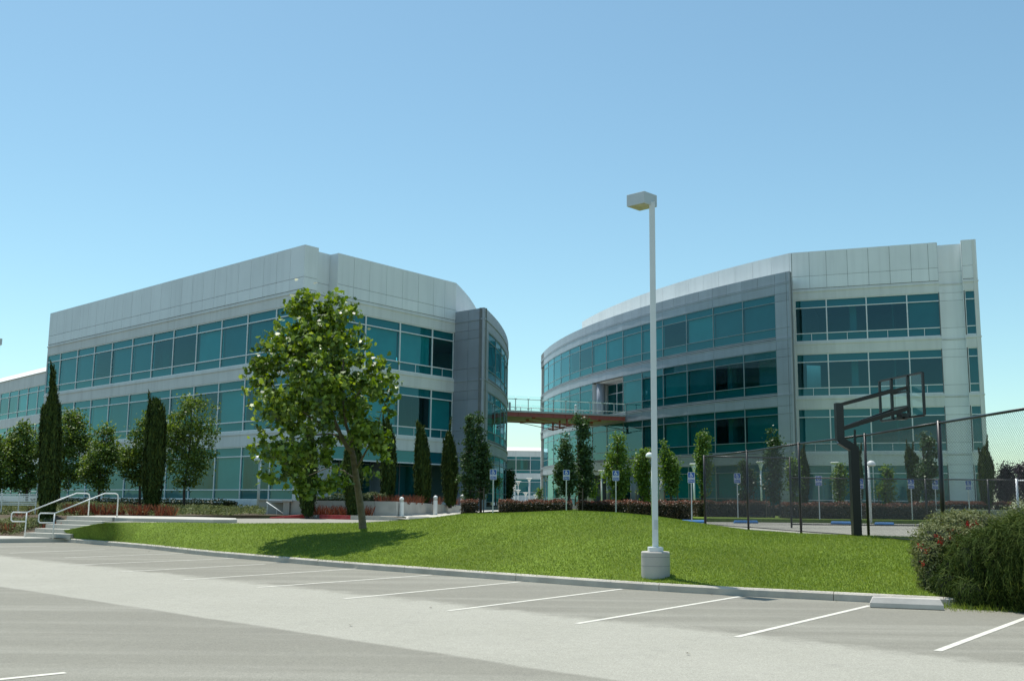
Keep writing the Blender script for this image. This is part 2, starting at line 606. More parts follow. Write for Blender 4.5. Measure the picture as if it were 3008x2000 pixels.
# asphalt of the car park, with the paler driving lane between the two rows of stalls
def asphalt(name, lane):
    m = bpy.data.materials.new(name)
    m.use_nodes = True
    n = m.node_tree
    L = n.links
    b = n.nodes['Principled BSDF']
    b.inputs['Roughness'].default_value = 0.9
    b.inputs['Specular IOR Level'].default_value = 0.25
    tc = n.nodes.new('ShaderNodeTexCoord')

    def noise(scale, detail=5, rough=0.6):
        q = n.nodes.new('ShaderNodeTexNoise')
        q.inputs['Scale'].default_value = scale
        q.inputs['Detail'].default_value = detail
        q.inputs['Roughness'].default_value = rough
        L.new(tc.outputs['Object'], q.inputs['Vector'])
        return q.outputs['Fac']

    def math_(op, a, bb, c=None):
        q = n.nodes.new('ShaderNodeMath')
        q.operation = op
        for i, v in enumerate((a, bb, c)):
            if v is None:
                continue
            if isinstance(v, (int, float)):
                q.inputs[i].default_value = v
            else:
                L.new(v, q.inputs[i])
        return q.outputs[0]

    def rng(v, a, bb, c, d):
        q = n.nodes.new('ShaderNodeMapRange')
        q.inputs['From Min'].default_value = a
        q.inputs['From Max'].default_value = bb
        q.inputs['To Min'].default_value = c
        q.inputs['To Max'].default_value = d
        L.new(v, q.inputs['Value'])
        return q.outputs[0]

    def mixc(f, A, B, mode='MIX'):
        q = n.nodes.new('ShaderNodeMix')
        q.data_type = 'RGBA'
        q.blend_type = mode
        for key, v in (('Factor', f), ('A', A), ('B', B)):
            if isinstance(v, tuple):
                q.inputs[key].default_value = (*v, 1)
            elif isinstance(v, (int, float)):
                q.inputs[key].default_value = v
            else:
                L.new(v, q.inputs[key])
        return q.outputs['Result']

    base = (0.208, 0.200, 0.166)
    light = (0.345, 0.335, 0.285)
    if lane:
        sp = n.nodes.new('ShaderNodeSeparateXYZ')
        L.new(tc.outputs['Object'], sp.inputs[0])

        def dist(p, q):
            d = (q - p).normalized()
            nx, ny = -d.y, d.x
            c = nx * p.x + ny * p.y
            s = math_('MULTIPLY', sp.outputs[0], nx)
            s2 = math_('MULTIPLY_ADD', sp.outputs[1], ny, s)
            return math_('SUBTRACT', s2, c)

        A0, A1 = gnd(212, 1659), gnd(2162.4, 1870.9)
        dA = dist(A0, A1)                               # > 0 beyond the near ends of the far stalls
        B0, B1 = gnd(0, 1721), gnd(1000, 1874)
        dB = dist(B0, B1)
        wob = math_('MULTIPLY_ADD', noise(0.45, 3), 0.7, -0.35)
        wob2 = math_('MULTIPLY_ADD', noise(2.6, 5, .7), 1.0, -0.5)
        eA = rng(math_('ADD', math_('ADD', math_('ADD', dA, -0.25), wob), wob2), -0.22, 0.22, 1, 0)
        eB = rng(math_('ADD', dB, math_('MULTIPLY', wob, 0.35)), -0.05, 0.05, 0, 1)
        f = math_('MULTIPLY', eA, eB)
        col = mixc(f, base, light)
        # tyre-worn pale streaks inside the stalls
        wv = n.nodes.new('ShaderNodeMapping')
        wv.inputs['Rotation'].default_value = (0, 0, math.radians(36))
        wv.inputs['Scale'].default_value = (0.10, 1.3, 1)
        L.new(tc.outputs['Object'], wv.inputs['Vector'])
        sn = n.nodes.new('ShaderNodeTexNoise')
        sn.inputs['Scale'].default_value = 1.0
        sn.inputs['Detail'].default_value = 4
        L.new(wv.outputs[0], sn.inputs['Vector'])
        col = mixc(rng(sn.outputs['Fac'], 0.48, 0.72, 0, 0.55), col, light)
        ov = rng(noise(1.1, 4), 0.64, 0.74, 0, 0.15)
        col = mixc(ov, col, (0.15, 0.148, 0.125))
    else:
        col = mixc(0.5, base, light)
    col = mixc(rng(noise(0.35, 6), 0.35, 0.7, 0, 0.32), col, (0.255, 0.25, 0.205))
    col = mixc(rng(noise(1.7, 6, 0.7), 0.55, 0.8, 0, 0.25), col, (0.15, 0.148, 0.135))
    g0 = rng(noise(7, 5, .7), 0.3, 0.7, 0.93, 1.07)
    col = mixc(1.0, col, g0, 'MULTIPLY')
    g1 = rng(noise(30, 3, .7), 0.3, 0.7, 0.84, 1.16)
    col = mixc(1.0, col, g1, 'MULTIPLY')
    g2 = rng(noise(75, 2), 0.3, 0.7, 0.75, 1.25)
    col = mixc(1.0, col, g2, 'MULTIPLY')
    # a few dark oil spots
    sp_ = rng(noise(1.7, 2), 0.72, 0.80, 0, 0.25)
    col = mixc(sp_, col, (0.09, 0.09, 0.08))
    L.new(col, b.inputs['Base Color'])
    bp = n.nodes.new('ShaderNodeBump')
    bp.inputs['Strength'].default_value = 0.5
    bp.inputs['Distance'].default_value = 0.01
    L.new(noise(90, 3), bp.inputs['Height'])
    L.new(bp.outputs[0], b.inputs['Normal'])
    return m


M_asph = asphalt('asphalt_lot', True)
M_asph2 = asphalt('asphalt_upper', False)
lot = MB()
allk = kl_left[:-1] + kl_main
front = [(p.x, p.y + 0.02, 0.0) for p in allk]
lot.poly([(-60, -60, 0), (60, -60, 0)] + list(reversed(front)))
lot_o = tag(lot.build('parking_lot', M_asph), kind='structure')

# painted stall lines
S = [((212, 1659), (686.7, 1639.5)), ((360.3, 1678.9), (777.9, 1656.4)), ((538.4, 1702.6), (1048.7, 1669.6)), ((755.8, 1725.1), (1268.3, 1688.2)), ((1010.6, 1758.2), (1529.9, 1708.2)), ((1317, 1793.4), (1827.9, 1729.4)), ((1693, 1831.5), (2175.2, 1751.2)), ((2162.4, 1870.9), (2555.5, 1778.2)), ((2754, 1911.5), (3075, 1792)), ((191, 1637.8), (538.4, 1624.6)), ((30, 1624), (309.4, 1613.2)), ((-40, 1607), (135, 1603.5)), ((-500, 2046), (192, 1975.5))]
for a, b in S:
    p, q = gnd(*a), gnd(*b)
    d = (q - p).normalized()
    if a[0] == -500:
        p = q - d * 5.0
    s = Vector((-d.y, d.x, 0)) * 0.046
    l = MB()
    # the near end is cut square to the lane
    l.poly([p - s + Vector((0, 0, .004)), q - s + Vector((0, 0, .004)), q + s + Vector((0, 0, .004)), p + s + Vector((0, 0, .004))])
    l.build('stall_line', M_line, lot_o)

# kerb
kb = MB()
pts = kl_main
ns = line_normals(pts)
prof = [(0.0, -0.03), (0.0, KH - 0.03), (0.03, KH), (KW, KH), (KW, -0.03)]
base_i = 0
seglen = 0
start = 0
joints = []
acc = 0
i = 0
while i < len(pts) - 1:
    # runs of about 3 m with a thin open joint between them
    j = i
    L_ = 0
    while j < len(pts) - 1 and L_ < 2.95:
        L_ += (pts[j + 1] - pts[j]).length
        j += 1
    run = [pts[k].copy() for k in range(i, j + 1)]
    nn = [ns[k] for k in range(i, j + 1)]
    if len(run) > 1:
        run[0] += (run[1] - run[0]).normalized() * 0.012
    b0 = len(kb.v)
    for p, nrm in zip(run, nn):
        for o_, z_ in prof:
            kb.v.append((p.x + nrm.x * o_, p.y + nrm.y * o_, z_))
    m_ = len(prof)
    for r in range(len(run) - 1):
        for k in range(m_ - 1):
            kb.f.append((b0 + r * m_ + k, b0 + (r + 1) * m_ + k, b0 + (r + 1) * m_ + k + 1, b0 + r * m_ + k + 1))
            kb.m.append(0)
    kb.f.append(tuple(b0 + k for k in range(m_)))
    kb.f.append(tuple(b0 + (len(run) - 1) * m_ + k for k in reversed(range(m_))))
    kb.m += [0, 0]
    i = j
tag(kb.build('kerb', M_kerb), kind='structure')
# dark backing line so the joints read
# lower pavement at the foot of the steps (its edge is the kerb of the far left)
pv = MB()
a0, a1, a2 = kerb_line[0], kerb_line[1], kerb_line[2]
pv.prism([(a0.x, a0.y), (a1.x, a1.y), (a2.x + 0.0, a2.y), (a2.x + 0.35, a2.y + 0.25), (-15.4, 38.25), (-17.9, 39.5), (-23, 40.8), (a0.x, a0.y + 3.6)], -0.03, 0.15)
bevel(tag(pv.build('lower_pavement', M_path), kind='structure'), 0.02)

# lawn: heights taken between the kerb and the crest of the mound
cx_ = [180, 297, 400, 551, 720, 1000, 1059, 1196, 1280, 1360, 1515, 1670, 1808, 1911, 2000, 2069, 2120, 2195, 2344, 2505, 2744, 3008, 3400]
cy_ = [1560, 1536, 1535, 1535, 1538, 1537, 1536, 1528, 1520, 1511, 1508.7, 1502, 1508, 1518.5, 1531, 1540, 1546.6, 1557.6, 1567, 1573.6, 1580.5, 1586, 1590]
cY_ = [38.9, 36.3, 36, 35.5, 35, 35, 35, 34, 33, 32, 30, 29, 28.5, 28.5, 28.5, 28.5, 28.5, 28, 27, 26, 25, 24, 22]
cE_ = [0.3, 0.6, 1, 2, 2, 2, 2, 3, 4, 12, 19, 20, 20, 19, 14, 4, 3, 3, 3, 3, 3, 3, 3]      # how far it runs on behind the crest
cZ_ = [0.5, 0.7, 0.7, 0.66, 0.66, 0.66, 0.66, 0.66, 0.70, 0.86, 0.92, 0.92, 0.92, 0.92, 0.86, 0.70, 0.66, 0.66, 0.66, 0.66, 0.66, 0.66, 0.66]
kback = [p + n_ * (KW - 0.03) for p, n_ in zip(kl_main, line_normals(kl_main))]
# pixel column of every kerb point
kpx = []
for p in kback:
    d = np.array([p.x, p.y, p.z + KH - CAMH])
    kpx.append(CX + F * (d @ _rt) / (d @ _fw))
kpx = np.array(kpx)
kx = np.array([p.x for p in kback])
ky = np.array([p.y for p in kback])
cols = np.concatenate([np.linspace(186, 3350, 130), np.linspace(3400, 5400, 20)])
NV = 16
NB = 8


def lawn_col(px):
    K = np.array([np.interp(px, kpx, kx), np.interp(px, kpx, ky), KH - 0.01])
    yc = np.interp(px, cx_, cy_)
    Yc = np.interp(px, cx_, cY_)
    P = at(px, yc, Yc)
    Cc = np.array([P.x, P.y, P.z])
    E_ = np.interp(px, cx_, cE_)
    Ze = np.interp(px, cx_, cZ_)
    r = Cc[:2] / np.linalg.norm(Cc[:2])
    Ee = np.array([Cc[0] + r[0] * E_, Cc[1] + r[1] * E_, min(Ze, Cc[2])])
    return K, Cc, Ee


def lawn_pt(px, v):
    """v 0..1 kerb to crest, 1..2 behind the crest"""
    K, Cc, Ee = lawn_col(px)
    if v <= 1:
        xy = K[:2] + (Cc[:2] - K[:2]) * v
        h = Cc[2] - K[2]
        # rises quickly, flattening at the crest but always climbing in the picture
        s = v * 0.55 + 0.45 * math.sin(v * math.pi / 2)
        z = K[2] + h * s
    else:
        t = v - 1
        xy = Cc[:2] + (Ee[:2] - Cc[:2]) * t
        s = t * t * (3 - 2 * t)
        z = Cc[2] + (Ee[2] - Cc[2]) * s
    z += 0.02 * math.sin(xy[0] * 0.9 + 1.0) * math.sin(xy[1] * 1.1) * min(1, v * 3) * (1 if v < 0.95 else 0.2)
    return (xy[0], xy[1], z)


lw = MB()
vs = [k / NV for k in range(NV + 1)] + [1 + (k + 1) / NB for k in range(NB)]
for px in cols:
    for v in vs:
        lw.v.append(lawn_pt(px, v))
m_ = len(vs)
for r in range(len(cols) - 1):
    for k in range(m_ - 1):
        lw.f.append((r * m_ + k, (r + 1) * m_ + k, (r + 1) * m_ + k + 1, r * m_ + k + 1))
        lw.m.append(0)


def turf():
    m = bpy.data.materials.new('turf')
    m.use_nodes = True
    n = m.node_tree
    b = n.nodes['Principled BSDF']
    b.inputs['Roughness'].default_value = 0.9
    b.inputs['Specular IOR Level'].default_value = 0.1
    tc = n.nodes.new('ShaderNodeTexCoord')
    prev = None
    for sc_, lo, hi in ((0.35, 0.82, 1.2), (1.8, 0.85, 1.15), (14, 0.75, 1.25), (60, 0.6, 1.4)):
        q = n.nodes.new('ShaderNodeTexNoise')
        q.inputs['Scale'].default_value = sc_
        q.inputs['Detail'].default_value = 5
        n.links.new(tc.outputs['Object'], q.inputs['Vector'])
        r = n.nodes.new('ShaderNodeMapRange')
        r.inputs['From Min'].default_value = 0.3
        r.inputs['From Max'].default_value = 0.7
        r.inputs['To Min'].default_value = lo
        r.inputs['To Max'].default_value = hi
        n.links.new(q.outputs['Fac'], r.inputs['Value'])
        if prev is None:
            prev = r.outputs[0]
        else:
            mm = n.nodes.new('ShaderNodeMath')
            mm.operation = 'MULTIPLY'
            n.links.new(prev, mm.inputs[0])
            n.links.new(r.outputs[0], mm.inputs[1])
            prev = mm.outputs[0]
    mx = n.nodes.new('ShaderNodeMix')
    mx.data_type = 'RGBA'
    mx.blend_type = 'MULTIPLY'
    mx.inputs['Factor'].default_value = 1
    mx.inputs['A'].default_value = (0.118, 0.172, 0.024, 1)
    n.links.new(prev, mx.inputs['B'])
    n.links.new(mx.outputs['Result'], b.inputs['Base Color'])
    return m


M_turf = turf()
tag(lw.build('lawn', M_turf, smooth=True), kind='structure')

# blades of grass over the lawn (too many to count)
NG = 330000
gp = []
# sample grid cells by area
V_ = np.array(lw.v).reshape(len(cols), m_, 3)
cells = []
for r in range(len(cols) - 1):
    for k in range(NV + 2):
        a, b_, c_, d_ = V_[r, k], V_[r + 1, k], V_[r + 1, k + 1], V_[r, k + 1]
        area = np.linalg.norm(np.cross(c_ - a, d_ - b_)) / 2
        dist = np.linalg.norm(a)
        if r > 134:
            continue
        cells.append((a, b_, c_, d_, area / dist ** 1.2))
wts = np.array([c_[4] for c_ in cells])
cnt = np.floor(wts / wts.sum() * NG + RNG.random(len(wts))).astype(int)
for (a, b_, c_, d_, _), n_ in zip(cells, cnt):
    if n_ == 0:
        continue
    u = RNG.random((n_, 1))
    v = RNG.random((n_, 1))
    gp.append((a * (1 - u) + b_ * u) * (1 - v) + (d_ * (1 - u) + c_ * u) * v)
GP = np.concatenate(gp)
# ragged tufts overhanging the kerb
kk = RNG.integers(0, len(kback) - 12, 9000)
edge = np.stack([kx[kk] + RNG.normal(0, .25, 9000), ky[kk], np.full(9000, KH - 0.01)], -1)
edge[:, 1] += RNG.normal(0.03, 0.05, 9000) - 0.5 * (edge[:, 0] - kx[kk])
GP = np.concatenate([GP, edge])
n_ = len(GP)
hgt = RNG.uniform(0.025, 0.055, n_)
lean = RNG.normal(0, 0.5, (n_, 3))
lean[:, 2] = 1
lean = unit(lean)
az = RNG.uniform(0, 2 * math.pi, n_)
side = np.stack([np.cos(az), np.sin(az), np.zeros(n_)], -1) * (0.004 + 0.003 * RNG.random((n_, 1)))
G3 = np.stack([GP - side, GP + side, GP + lean * hgt[:, None]], 1)
tag(fast_mesh('grass', G3, 3, L_grass), 'short mown green grass blades covering the lawn mound', 'grass', kind='stuff')

# upper level: car park and courts behind the mound
up = MB()
fr = []
for px in np.linspace(297, 5400, 90):
    P = lawn_col(px)[1]
    r = P[:2] / np.linalg.norm(P[:2])
    fr.append((P[0] + r[0] * 0.7, P[1] + r[1] * 0.7, Z_UP - 0.02))
up.poly([(-13.8, 39.9, Z_UP - .02)] + fr + [(60, 14, Z_UP - .02), (300, 60, Z_UP - .02), (300, 500, Z_UP - .02), (-300, 500, Z_UP - .02), (-300, 47, Z_UP - .02), (-15.5, 47, Z_UP - .02)])
tag(up.build('upper_parking_lot', M_asph2), kind='structure')
# planted bank left of the steps
bk = MB()
bk.poly([(-300, 40.6, 0.12), (-23.5, 40.9, 0.12), (-18.1, 39.3, 0.13), (-16.6, 42.4, 0.86), (-17.5, 48, 0.9), (-60, 50, 0.9), (-300, 50, 0.9)])
tag(bk.build('planting_bank', M_soil), kind='structure')
rk = [gnd(795, 1521.0, Z_UP), gnd(895, 1521.0, Z_UP), gnd(938, 1521.8, Z_UP), gnd(1029.5, 1524.3, Z_UP), gnd(1110, 1525.5, Z_UP), gnd(1192, 1526.5, Z_UP)]
rk_in = []
for k_ in range(6):
    a_, b_ = rk[max(k_ - 1, 0)], rk[min(k_ + 1, 5)]
    d_ = (b_ - a_).normalized()
    rk_in.append((rk[k_].x - d_.y * .14, rk[k_].y + d_.x * .14))
bd = MB()
bd.prism([(-300, 49), (-60, 49), (-17.3, 47.5), (-16.4, 42.6), (-13.1, 43.3), (-12.6, 45.8)] + rk_in + [(-5.2, 48.4), (-2.6, 61), (-1.5, 71), (-13.5, 62), (-39, 88), (-300, 330)], 0.6, 0.90)
tag(bd.build('planting_bed', M_soil), kind='structure')
# landscaped strip before the right building
rb = MB()
rb.prism([(9.5, 50.6), (19.5, 50.9), (24.0, 51.5), (27.6, 52.6), (28, 58), (60, 58), (60, 75), (36, 77), (21.5, 79), (13, 91), (6, 110), (2, 126), (-1, 120), (-1.6, 80), (-1.0, 58), (0.0, 50.2), (4, 48.5)], 0.6, 0.93)
M_turf2 = M_turf
tag(rb.build('planting_strip', M_turf2), kind='structure')

# upper pavement beside the steps, and the path past the bollards
sw = MB()
sw.prism([(-14.85, 39.95), (-14.55, 39.15), (-13.6, 38.4), (-10.4, 37.3), (-9.9, 37.5), (-9.8, 38.2), (-10.4, 40.4), (-12.4, 42.0), (-16.2, 42.9), (-16.9, 41.0)], 0.3, 0.88)
bevel(tag(sw.build('upper_pavement', M_path), kind='structure'), 0.02)
pa = MB()
q0 = [gnd(1150, 1521, .84), gnd(1195, 1524, .84), gnd(1275, 1523, .84), gnd(1290, 1516, .86)]
pa.poly([(q0[0].x, q0[0].y, .84), (q0[1].x, q0[1].y, .84), (q0[2].x, q0[2].y, .84), (-2.6, 52.5, .96), (-1.2, 60, 1.05), (1.5, 66, 1.07), (-0.8, 69, 1.07), (-2.8, 60.4, 1.05), (-5.2, 48.6, .92), (-6.4, 48.3, .90)])
tag(pa.build('footpath', M_path), kind='structure')

# ------------------------------------------------------------------ facade machinery


class Line:
    def __init__(s, p, q):
        s.p = np.array(p, float)
        d = np.array(q, float) - s.p
        s.L = np.linalg.norm(d)
        s.d = d / s.L
        s.n = np.array([s.d[1], -s.d[0]])               # outward = right of travel

    def pt(s, t, off=0.0):
        return s.p + s.d * t + s.n * off

    def seg(s):
        return 1e9


class Arc:
    """travel parameter = arc length at the nominal radius; sgn=+1 travels with growing angle; outward = away from centre"""

    def __init__(s, c, R, a0, a1):
        s.c = np.array(c, float)
        s.R = R
        s.a0 = math.radians(a0)
        s.a1 = math.radians(a1)
        s.L = abs(s.a1 - s.a0) * R
        s.sg = 1 if a1 > a0 else -1

    def pt(s, t, off=0.0):
        a = s.a0 + s.sg * t / s.R
        return s.c + (s.R + off) * np.array([math.cos(a), math.sin(a)])

    def seg(s):
        return 1.7


def cuts(path, s0, s1, step=None):
    st = step or path.seg()
    n = max(1, int(math.ceil(abs(s1 - s0) / st - 1e-6)))
    return [s0 + (s1 - s0) * k / n for k in range(n + 1)]


def strip(mb, path, s0, s1, z0, z1, o1, o0, step=None):
    """solid band along the path from s0 to s1; outer face at offset o1, inner at o0"""
    cs = cuts(path, s0, s1, step)
    b = len(mb.v)
    for s in cs:
        A = path.pt(s, o1)
        B = path.pt(s, o0)
        mb.v += [(A[0], A[1], z0), (A[0], A[1], z1), (B[0], B[1], z1), (B[0], B[1], z0)]
    for k in range(len(cs) - 1):
        for j in range(4):
            j2 = (j + 1) % 4
            mb.f.append((b + k * 4 + j, b + (k + 1) * 4 + j, b + (k + 1) * 4 + j2, b + k * 4 + j2))
            mb.m.append(mb.mi)
    mb.f.append((b, b + 1, b + 2, b + 3))
    e_ = b + (len(cs) - 1) * 4
    mb.f.append((e_ + 3, e_ + 2, e_ + 1, e_))
    mb.m += [mb.mi] * 2


def window(parent, path, s0, s1, z0, z1, up_h, lo_h, glass, frame, blind=None, off=-0.10, jamb=0.042, rail=0.065, proud=0.06, split=False, sp=True, vframe=None):
    """one glazed bay: upper light, main light, lower light"""
    tilt = random.uniform(-0.004, 0.004)
    A, B = path.pt(s0, off), path.pt(s1, off)
    g_ = MB()

    def pane(za, zb):
        dt = random.uniform(-0.006, 0.006)
        ds = random.uniform(-0.008, 0.008)
        A2 = path.pt(s0, off + ds)
        B2 = path.pt(s1, off - ds)
        A3 = path.pt(s0, off + ds + dt)
        B3 = path.pt(s1, off - ds + dt)
        g_.poly([(A2[0], A2[1], za), (B2[0], B2[1], za), (B3[0], B3[1], zb), (A3[0], A3[1], zb)])

    zl, zu = z0 + lo_h, z1 - up_h
    if lo_h > 0:
        pane(z0, zl)
    pane(zl, zu)
    if up_h > 0:
        pane(zu, z1)
    go = g_.build('window', glass, parent)
    f = MB()
    L_ = s1 - s0
    for s in (s0 + 0.001, s1 - jamb - 0.001):
        strip(f, path, s, s + jamb, z0 + .002, z1 - .002, off + proud, off - 0.04, 9)
    a_, b_ = s0 + jamb + .002, s1 - jamb - .002
    zs = [z0 + .003, z1 - rail - .003]
    if lo_h > 0:
        zs.append(zl - rail / 2)
    if up_h > 0:
        zs.append(zu - rail / 2)
    for z in zs:
        strip(f, path, a_, b_, z, z + rail, off + proud + 0.004, off - 0.04, 9)
    if split:
        mid = (s0 + s1) / 2
        strip(f, path, mid - .02, mid + .02, z0 + rail + .01, zl - rail / 2 - .005, off + 0.015, off - 0.02, 9)
    f.build('frame', frame, go)
    if sp:
        b2 = MB()
        if lo_h > 0:
            strip(b2, path, s0, s1, z0, zl, off - 0.10, off - 0.16, 9)
        if up_h > 0:
            strip(b2, path, s0, s1, zu, z1, off - 0.10, off - 0.16, 9)
        if b2.f:
            b2.build('spandrel_panel', M_spandrel, go)
    if blind is not None:
        b3 = MB()
        drop = 1.0 if blind[1] > 0.99 else blind[1]
        zb = zu - (zu - zl) * drop
        strip(b3, path, s0 + .06, s1 - .06, zb + .01, zu - .01, off - 0.20, off - 0.215, 9)
        b3.build('blind', blind[0], go)
    return go


def blind_pick(p_light, p_dark):
    r = random.random()
    if r < p_light:
        return (M_blind, 1.0)
    if r < p_light + p_dark:
        return (M_blind2, 1.0)
    return None


def panels(mb, path, s0, s1, n, z0, z1, off, th=0.03, gap=0.024):
    w_ = (s1 - s0) / n
    for k in range(n):
        strip(mb, path, s0 + k * w_ + gap / 2, s0 + (k + 1) * w_ - gap / 2, z0 + gap / 2, z1 - gap / 2, off, off - th, 9)


def interior(parent, path, s0, s1, floors, depth=8.0, dz=0.0, ceil=True):
    """slabs, back wall and columns behind the glass"""
    sb = MB()
    for z in floors:
        strip(sb, path, s0, s1, z - 0.35 + dz, z + dz, -0.36, -depth, 3.4)
    sb.build('floor_slab', M_slab, parent)
    bw = MB()
    strip(bw, path, s0, s1, floors[0] + dz, floors[-1] - 0.36 + dz, -depth - 0.01, -depth - 0.2, 3.4)
    n_ = int((s1 - s0) / 6.3)
    for k in range(n_):
        s = s0 + 3 + k * 6.3
        strip(bw, path, s, s + 0.5, floors[0] + dz + .01, floors[-1] - .4 + dz, -1.4, -1.9, 9)
    for z in (floors[0] + dz, floors[-1] - .37 + dz):
        pass
    # cross partitions
    for k in range(max(1, int((s1 - s0) / 9))):
        s = s0 + 5.5 + k * 9 + random.uniform(-1, 1)
        if s < s1 - 1:
            strip(bw, path, s, s + 0.12, floors[0] + dz + .01, floors[-1] - .4 + dz, -3.2, -depth, 9)
    bw.build('interior_wall', M_room, parent)


# ------------------------------------------------------------------ left office building
AL, AC = (-38.95, 87.15), (-12.6, 62.0)
P1 = (-4.02, 72.82)
dB_ = (np.array(P1) - np.array(AC)) / np.linalg.norm(np.array(P1) - np.array(AC))
fA = Line(AL, AC)
fB = Line(AC, P1)
A = thing('office_building', (-20, 85, 0.9), 'three-storey pale office block on the left with blue-green ribbon windows and a grey curved end', 'building')
ZT = 16.88
rows = [(1.54, 4.85), (5.79, 9.11), (10.03, 13.30)]
LA = fA.L
# plinth and bands of painted concrete
wl = MB()
for (z0, z1) in ((0.4, 1.54), (4.85, 5.79), (9.11, 10.03), (13.30, 14.16)):
    strip(wl, fA, 0, LA - 0.002, z0, z1, 0.0, -0.35)
    strip(wl, fB, 0.002, 1.08, z0, z1, -0.0, -0.32)
    strip(wl, fB, 2.68, fB.L, z0, z1, -0.0, -0.32)
    strip(wl, fB, 1.10, 2.66, z0, z1, -0.77, -1.1)
for (z0, z1) in ((4.85, 5.79), (9.11, 10.03), (13.30, 14.16)):     # small ledge a quarter down each band
    zz = z1 - 0.22
    strip(wl, fA, -0.05, LA + 0.04, zz, zz + 0.10, 0.05, -0.01)
    strip(wl, fB, -0.04, 1.12, zz + .002, zz + .102, 0.05, -0.01)
    strip(wl, fB, 2.64, fB.L, zz + .002, zz + .102, 0.05, -0.01)
# corner pier and the recessed pier on the right face
for (z0, z1) in rows:
    strip(wl, fB, 0.05, 1.06, z0 - .01, z1 + .01, -0.004, -0.32)
    strip(wl, fB, 1.06, 2.70, z0 - .01, z1 + .01, -0.774, -1.1)
wl.build('wall', M_stucco, A)
# side cheeks of the recess
ck = MB()
for s_, w_ in ((1.0, 0.07), (2.70, 0.07)):
    strip(ck, fB, s_, s_ + w_, 0.4, ZT - 0.02, -0.006, -0.9)
ck.build('recess_wall', M_stucco, A)
# parapet: backing and cladding panels
pb = MB()
strip(pb, fA, 0, LA - .12, 14.16, ZT - 0.05, -0.03, -0.35)
strip(pb, fB, 0.12, 1.08, 14.16, ZT - 0.05, -0.03, -0.35)
strip(pb, fB, 2.70, fB.L, 14.16, ZT - 0.05, -0.03, -0.35)
strip(pb, fB, 1.06, 2.70, 14.16, ZT - 0.05, -0.80, -1.1)
pb.build('parapet_backing', M_joint, A)
pp = MB()
for (z0, z1) in ((14.18, 14.90), (14.90, ZT)):
    panels(pp, fA, 0.0, LA, 25, z0, z1, 0.02, 0.06)
    panels(pp, fB, -0.03, 1.08, 1, z0, z1, 0.02, 0.06)
    panels(pp, fB, 1.08, 2.68, 1, z0, z1, -0.74, 0.06)
    for k, (a_, b_) in enumerate(((2.66, 4.05), (4.05, 5.42), (5.42, 6.95), (6.95, 8.45), (8.45, 9.98), (9.98, 11.5), (11.5, 12.65), (12.65, 13.82))):
        panels(pp, fB, a_, b_, 1, z0, z1, 0.02, 0.06)
strip(pp, fB, 2.68, 2.72, 14.18, ZT - .02, 0.0, -0.76)
pp.build('parapet_panel', M_white, A)
# windows of the long left face
mA = [0.0, 2.5, 5.7, 8.7, 11.7, 14.95, 18.0, 21.0, 24.15, 27.3, 30.4, 33.6, LA - 0.06]
for r, (z0, z1) in enumerate(rows):
    for k in range(len(mA) - 1):
        n_from = len(mA) - 2 - k
        lightp = 0.5 if n_from < 4 else 0.12
        bl = blind_pick(lightp, 0.30)
        if r == 0:
            bl = blind_pick(0.40, 0.20)
        if k == 0 and r == 2:
            bl = (M_blind2, 1.0)
        window(A, fA, mA[k], mA[k + 1], z0, z1, 0.62, 0.62, M_glassA, M_frame, bl)
mB = [2.70, 5.29, 8.42, 11.57, 13.76]
for r, (z0, z1) in enumerate(rows):
    for k in range(4):
        bl = blind_pick(0.30, 0.35)
        if r == 0:
            continue
        if (r, k) in ((2, 2), (1, 3)):
            bl = (M_blind, 1.0)
        if (r, k) in ((2, 3), (1, 2)):
            bl = None
        window(A, fB, mB[k], mB[k + 1], z0, z1, 0.62, 0.62, M_glassA, M_frame, bl, split=True)
# ground floor of the right face: glazing set back behind columns in shade
fB0 = Line(tuple(fB.pt(2.70, -2.2)), tuple(fB.pt(14.6, -2.2)))
sh = MB()
strip(sh, fB, 2.70, fB.L, 4.55, 4.84, -0.33, -2.4)
sh.build('soffit', M_stucco, A)
hd = MB()
strip(hd, fB, 2.72, fB.L - .02, 4.10, 4.845, -0.10, -0.14)
hd.build('window', M_glassA, A)
hf = MB()
strip(hf, fB, 2.72, fB.L - .02, 4.02, 4.10, -0.06, -0.16)
strip(hf, fB, 2.72, fB.L - .02, 4.10, 4.84, -0.20, -0.26)
hf.build('transom_rail', M_frame, A)
for k in range(4):
    window(A, fB0, k * 2.75, (k + 1) * 2.75, 1.0, 4.54, 0.6, 0.0, M_glassA, M_gframe, None, sp=False)
cl = MB()
for s_ in (5.3, 11.5):
    c_ = fB.pt(s_, -0.45)
    cl.lathe(c_, [(0.28, 0.8), (0.28, 4.8)], 14)
cl.build('column', M_stucco, A, smooth=False)
interior(A, fA, 1.0, LA - 1.6, [1.25, 5.45, 9.7, 13.9], 8.0)
interior(A, fB, 3.4, fB.L, [5.44, 9.69, 13.89], 7.0)
interior(A, fB0, 0.3, 11.0, [1.0, 4.9], 5.0)
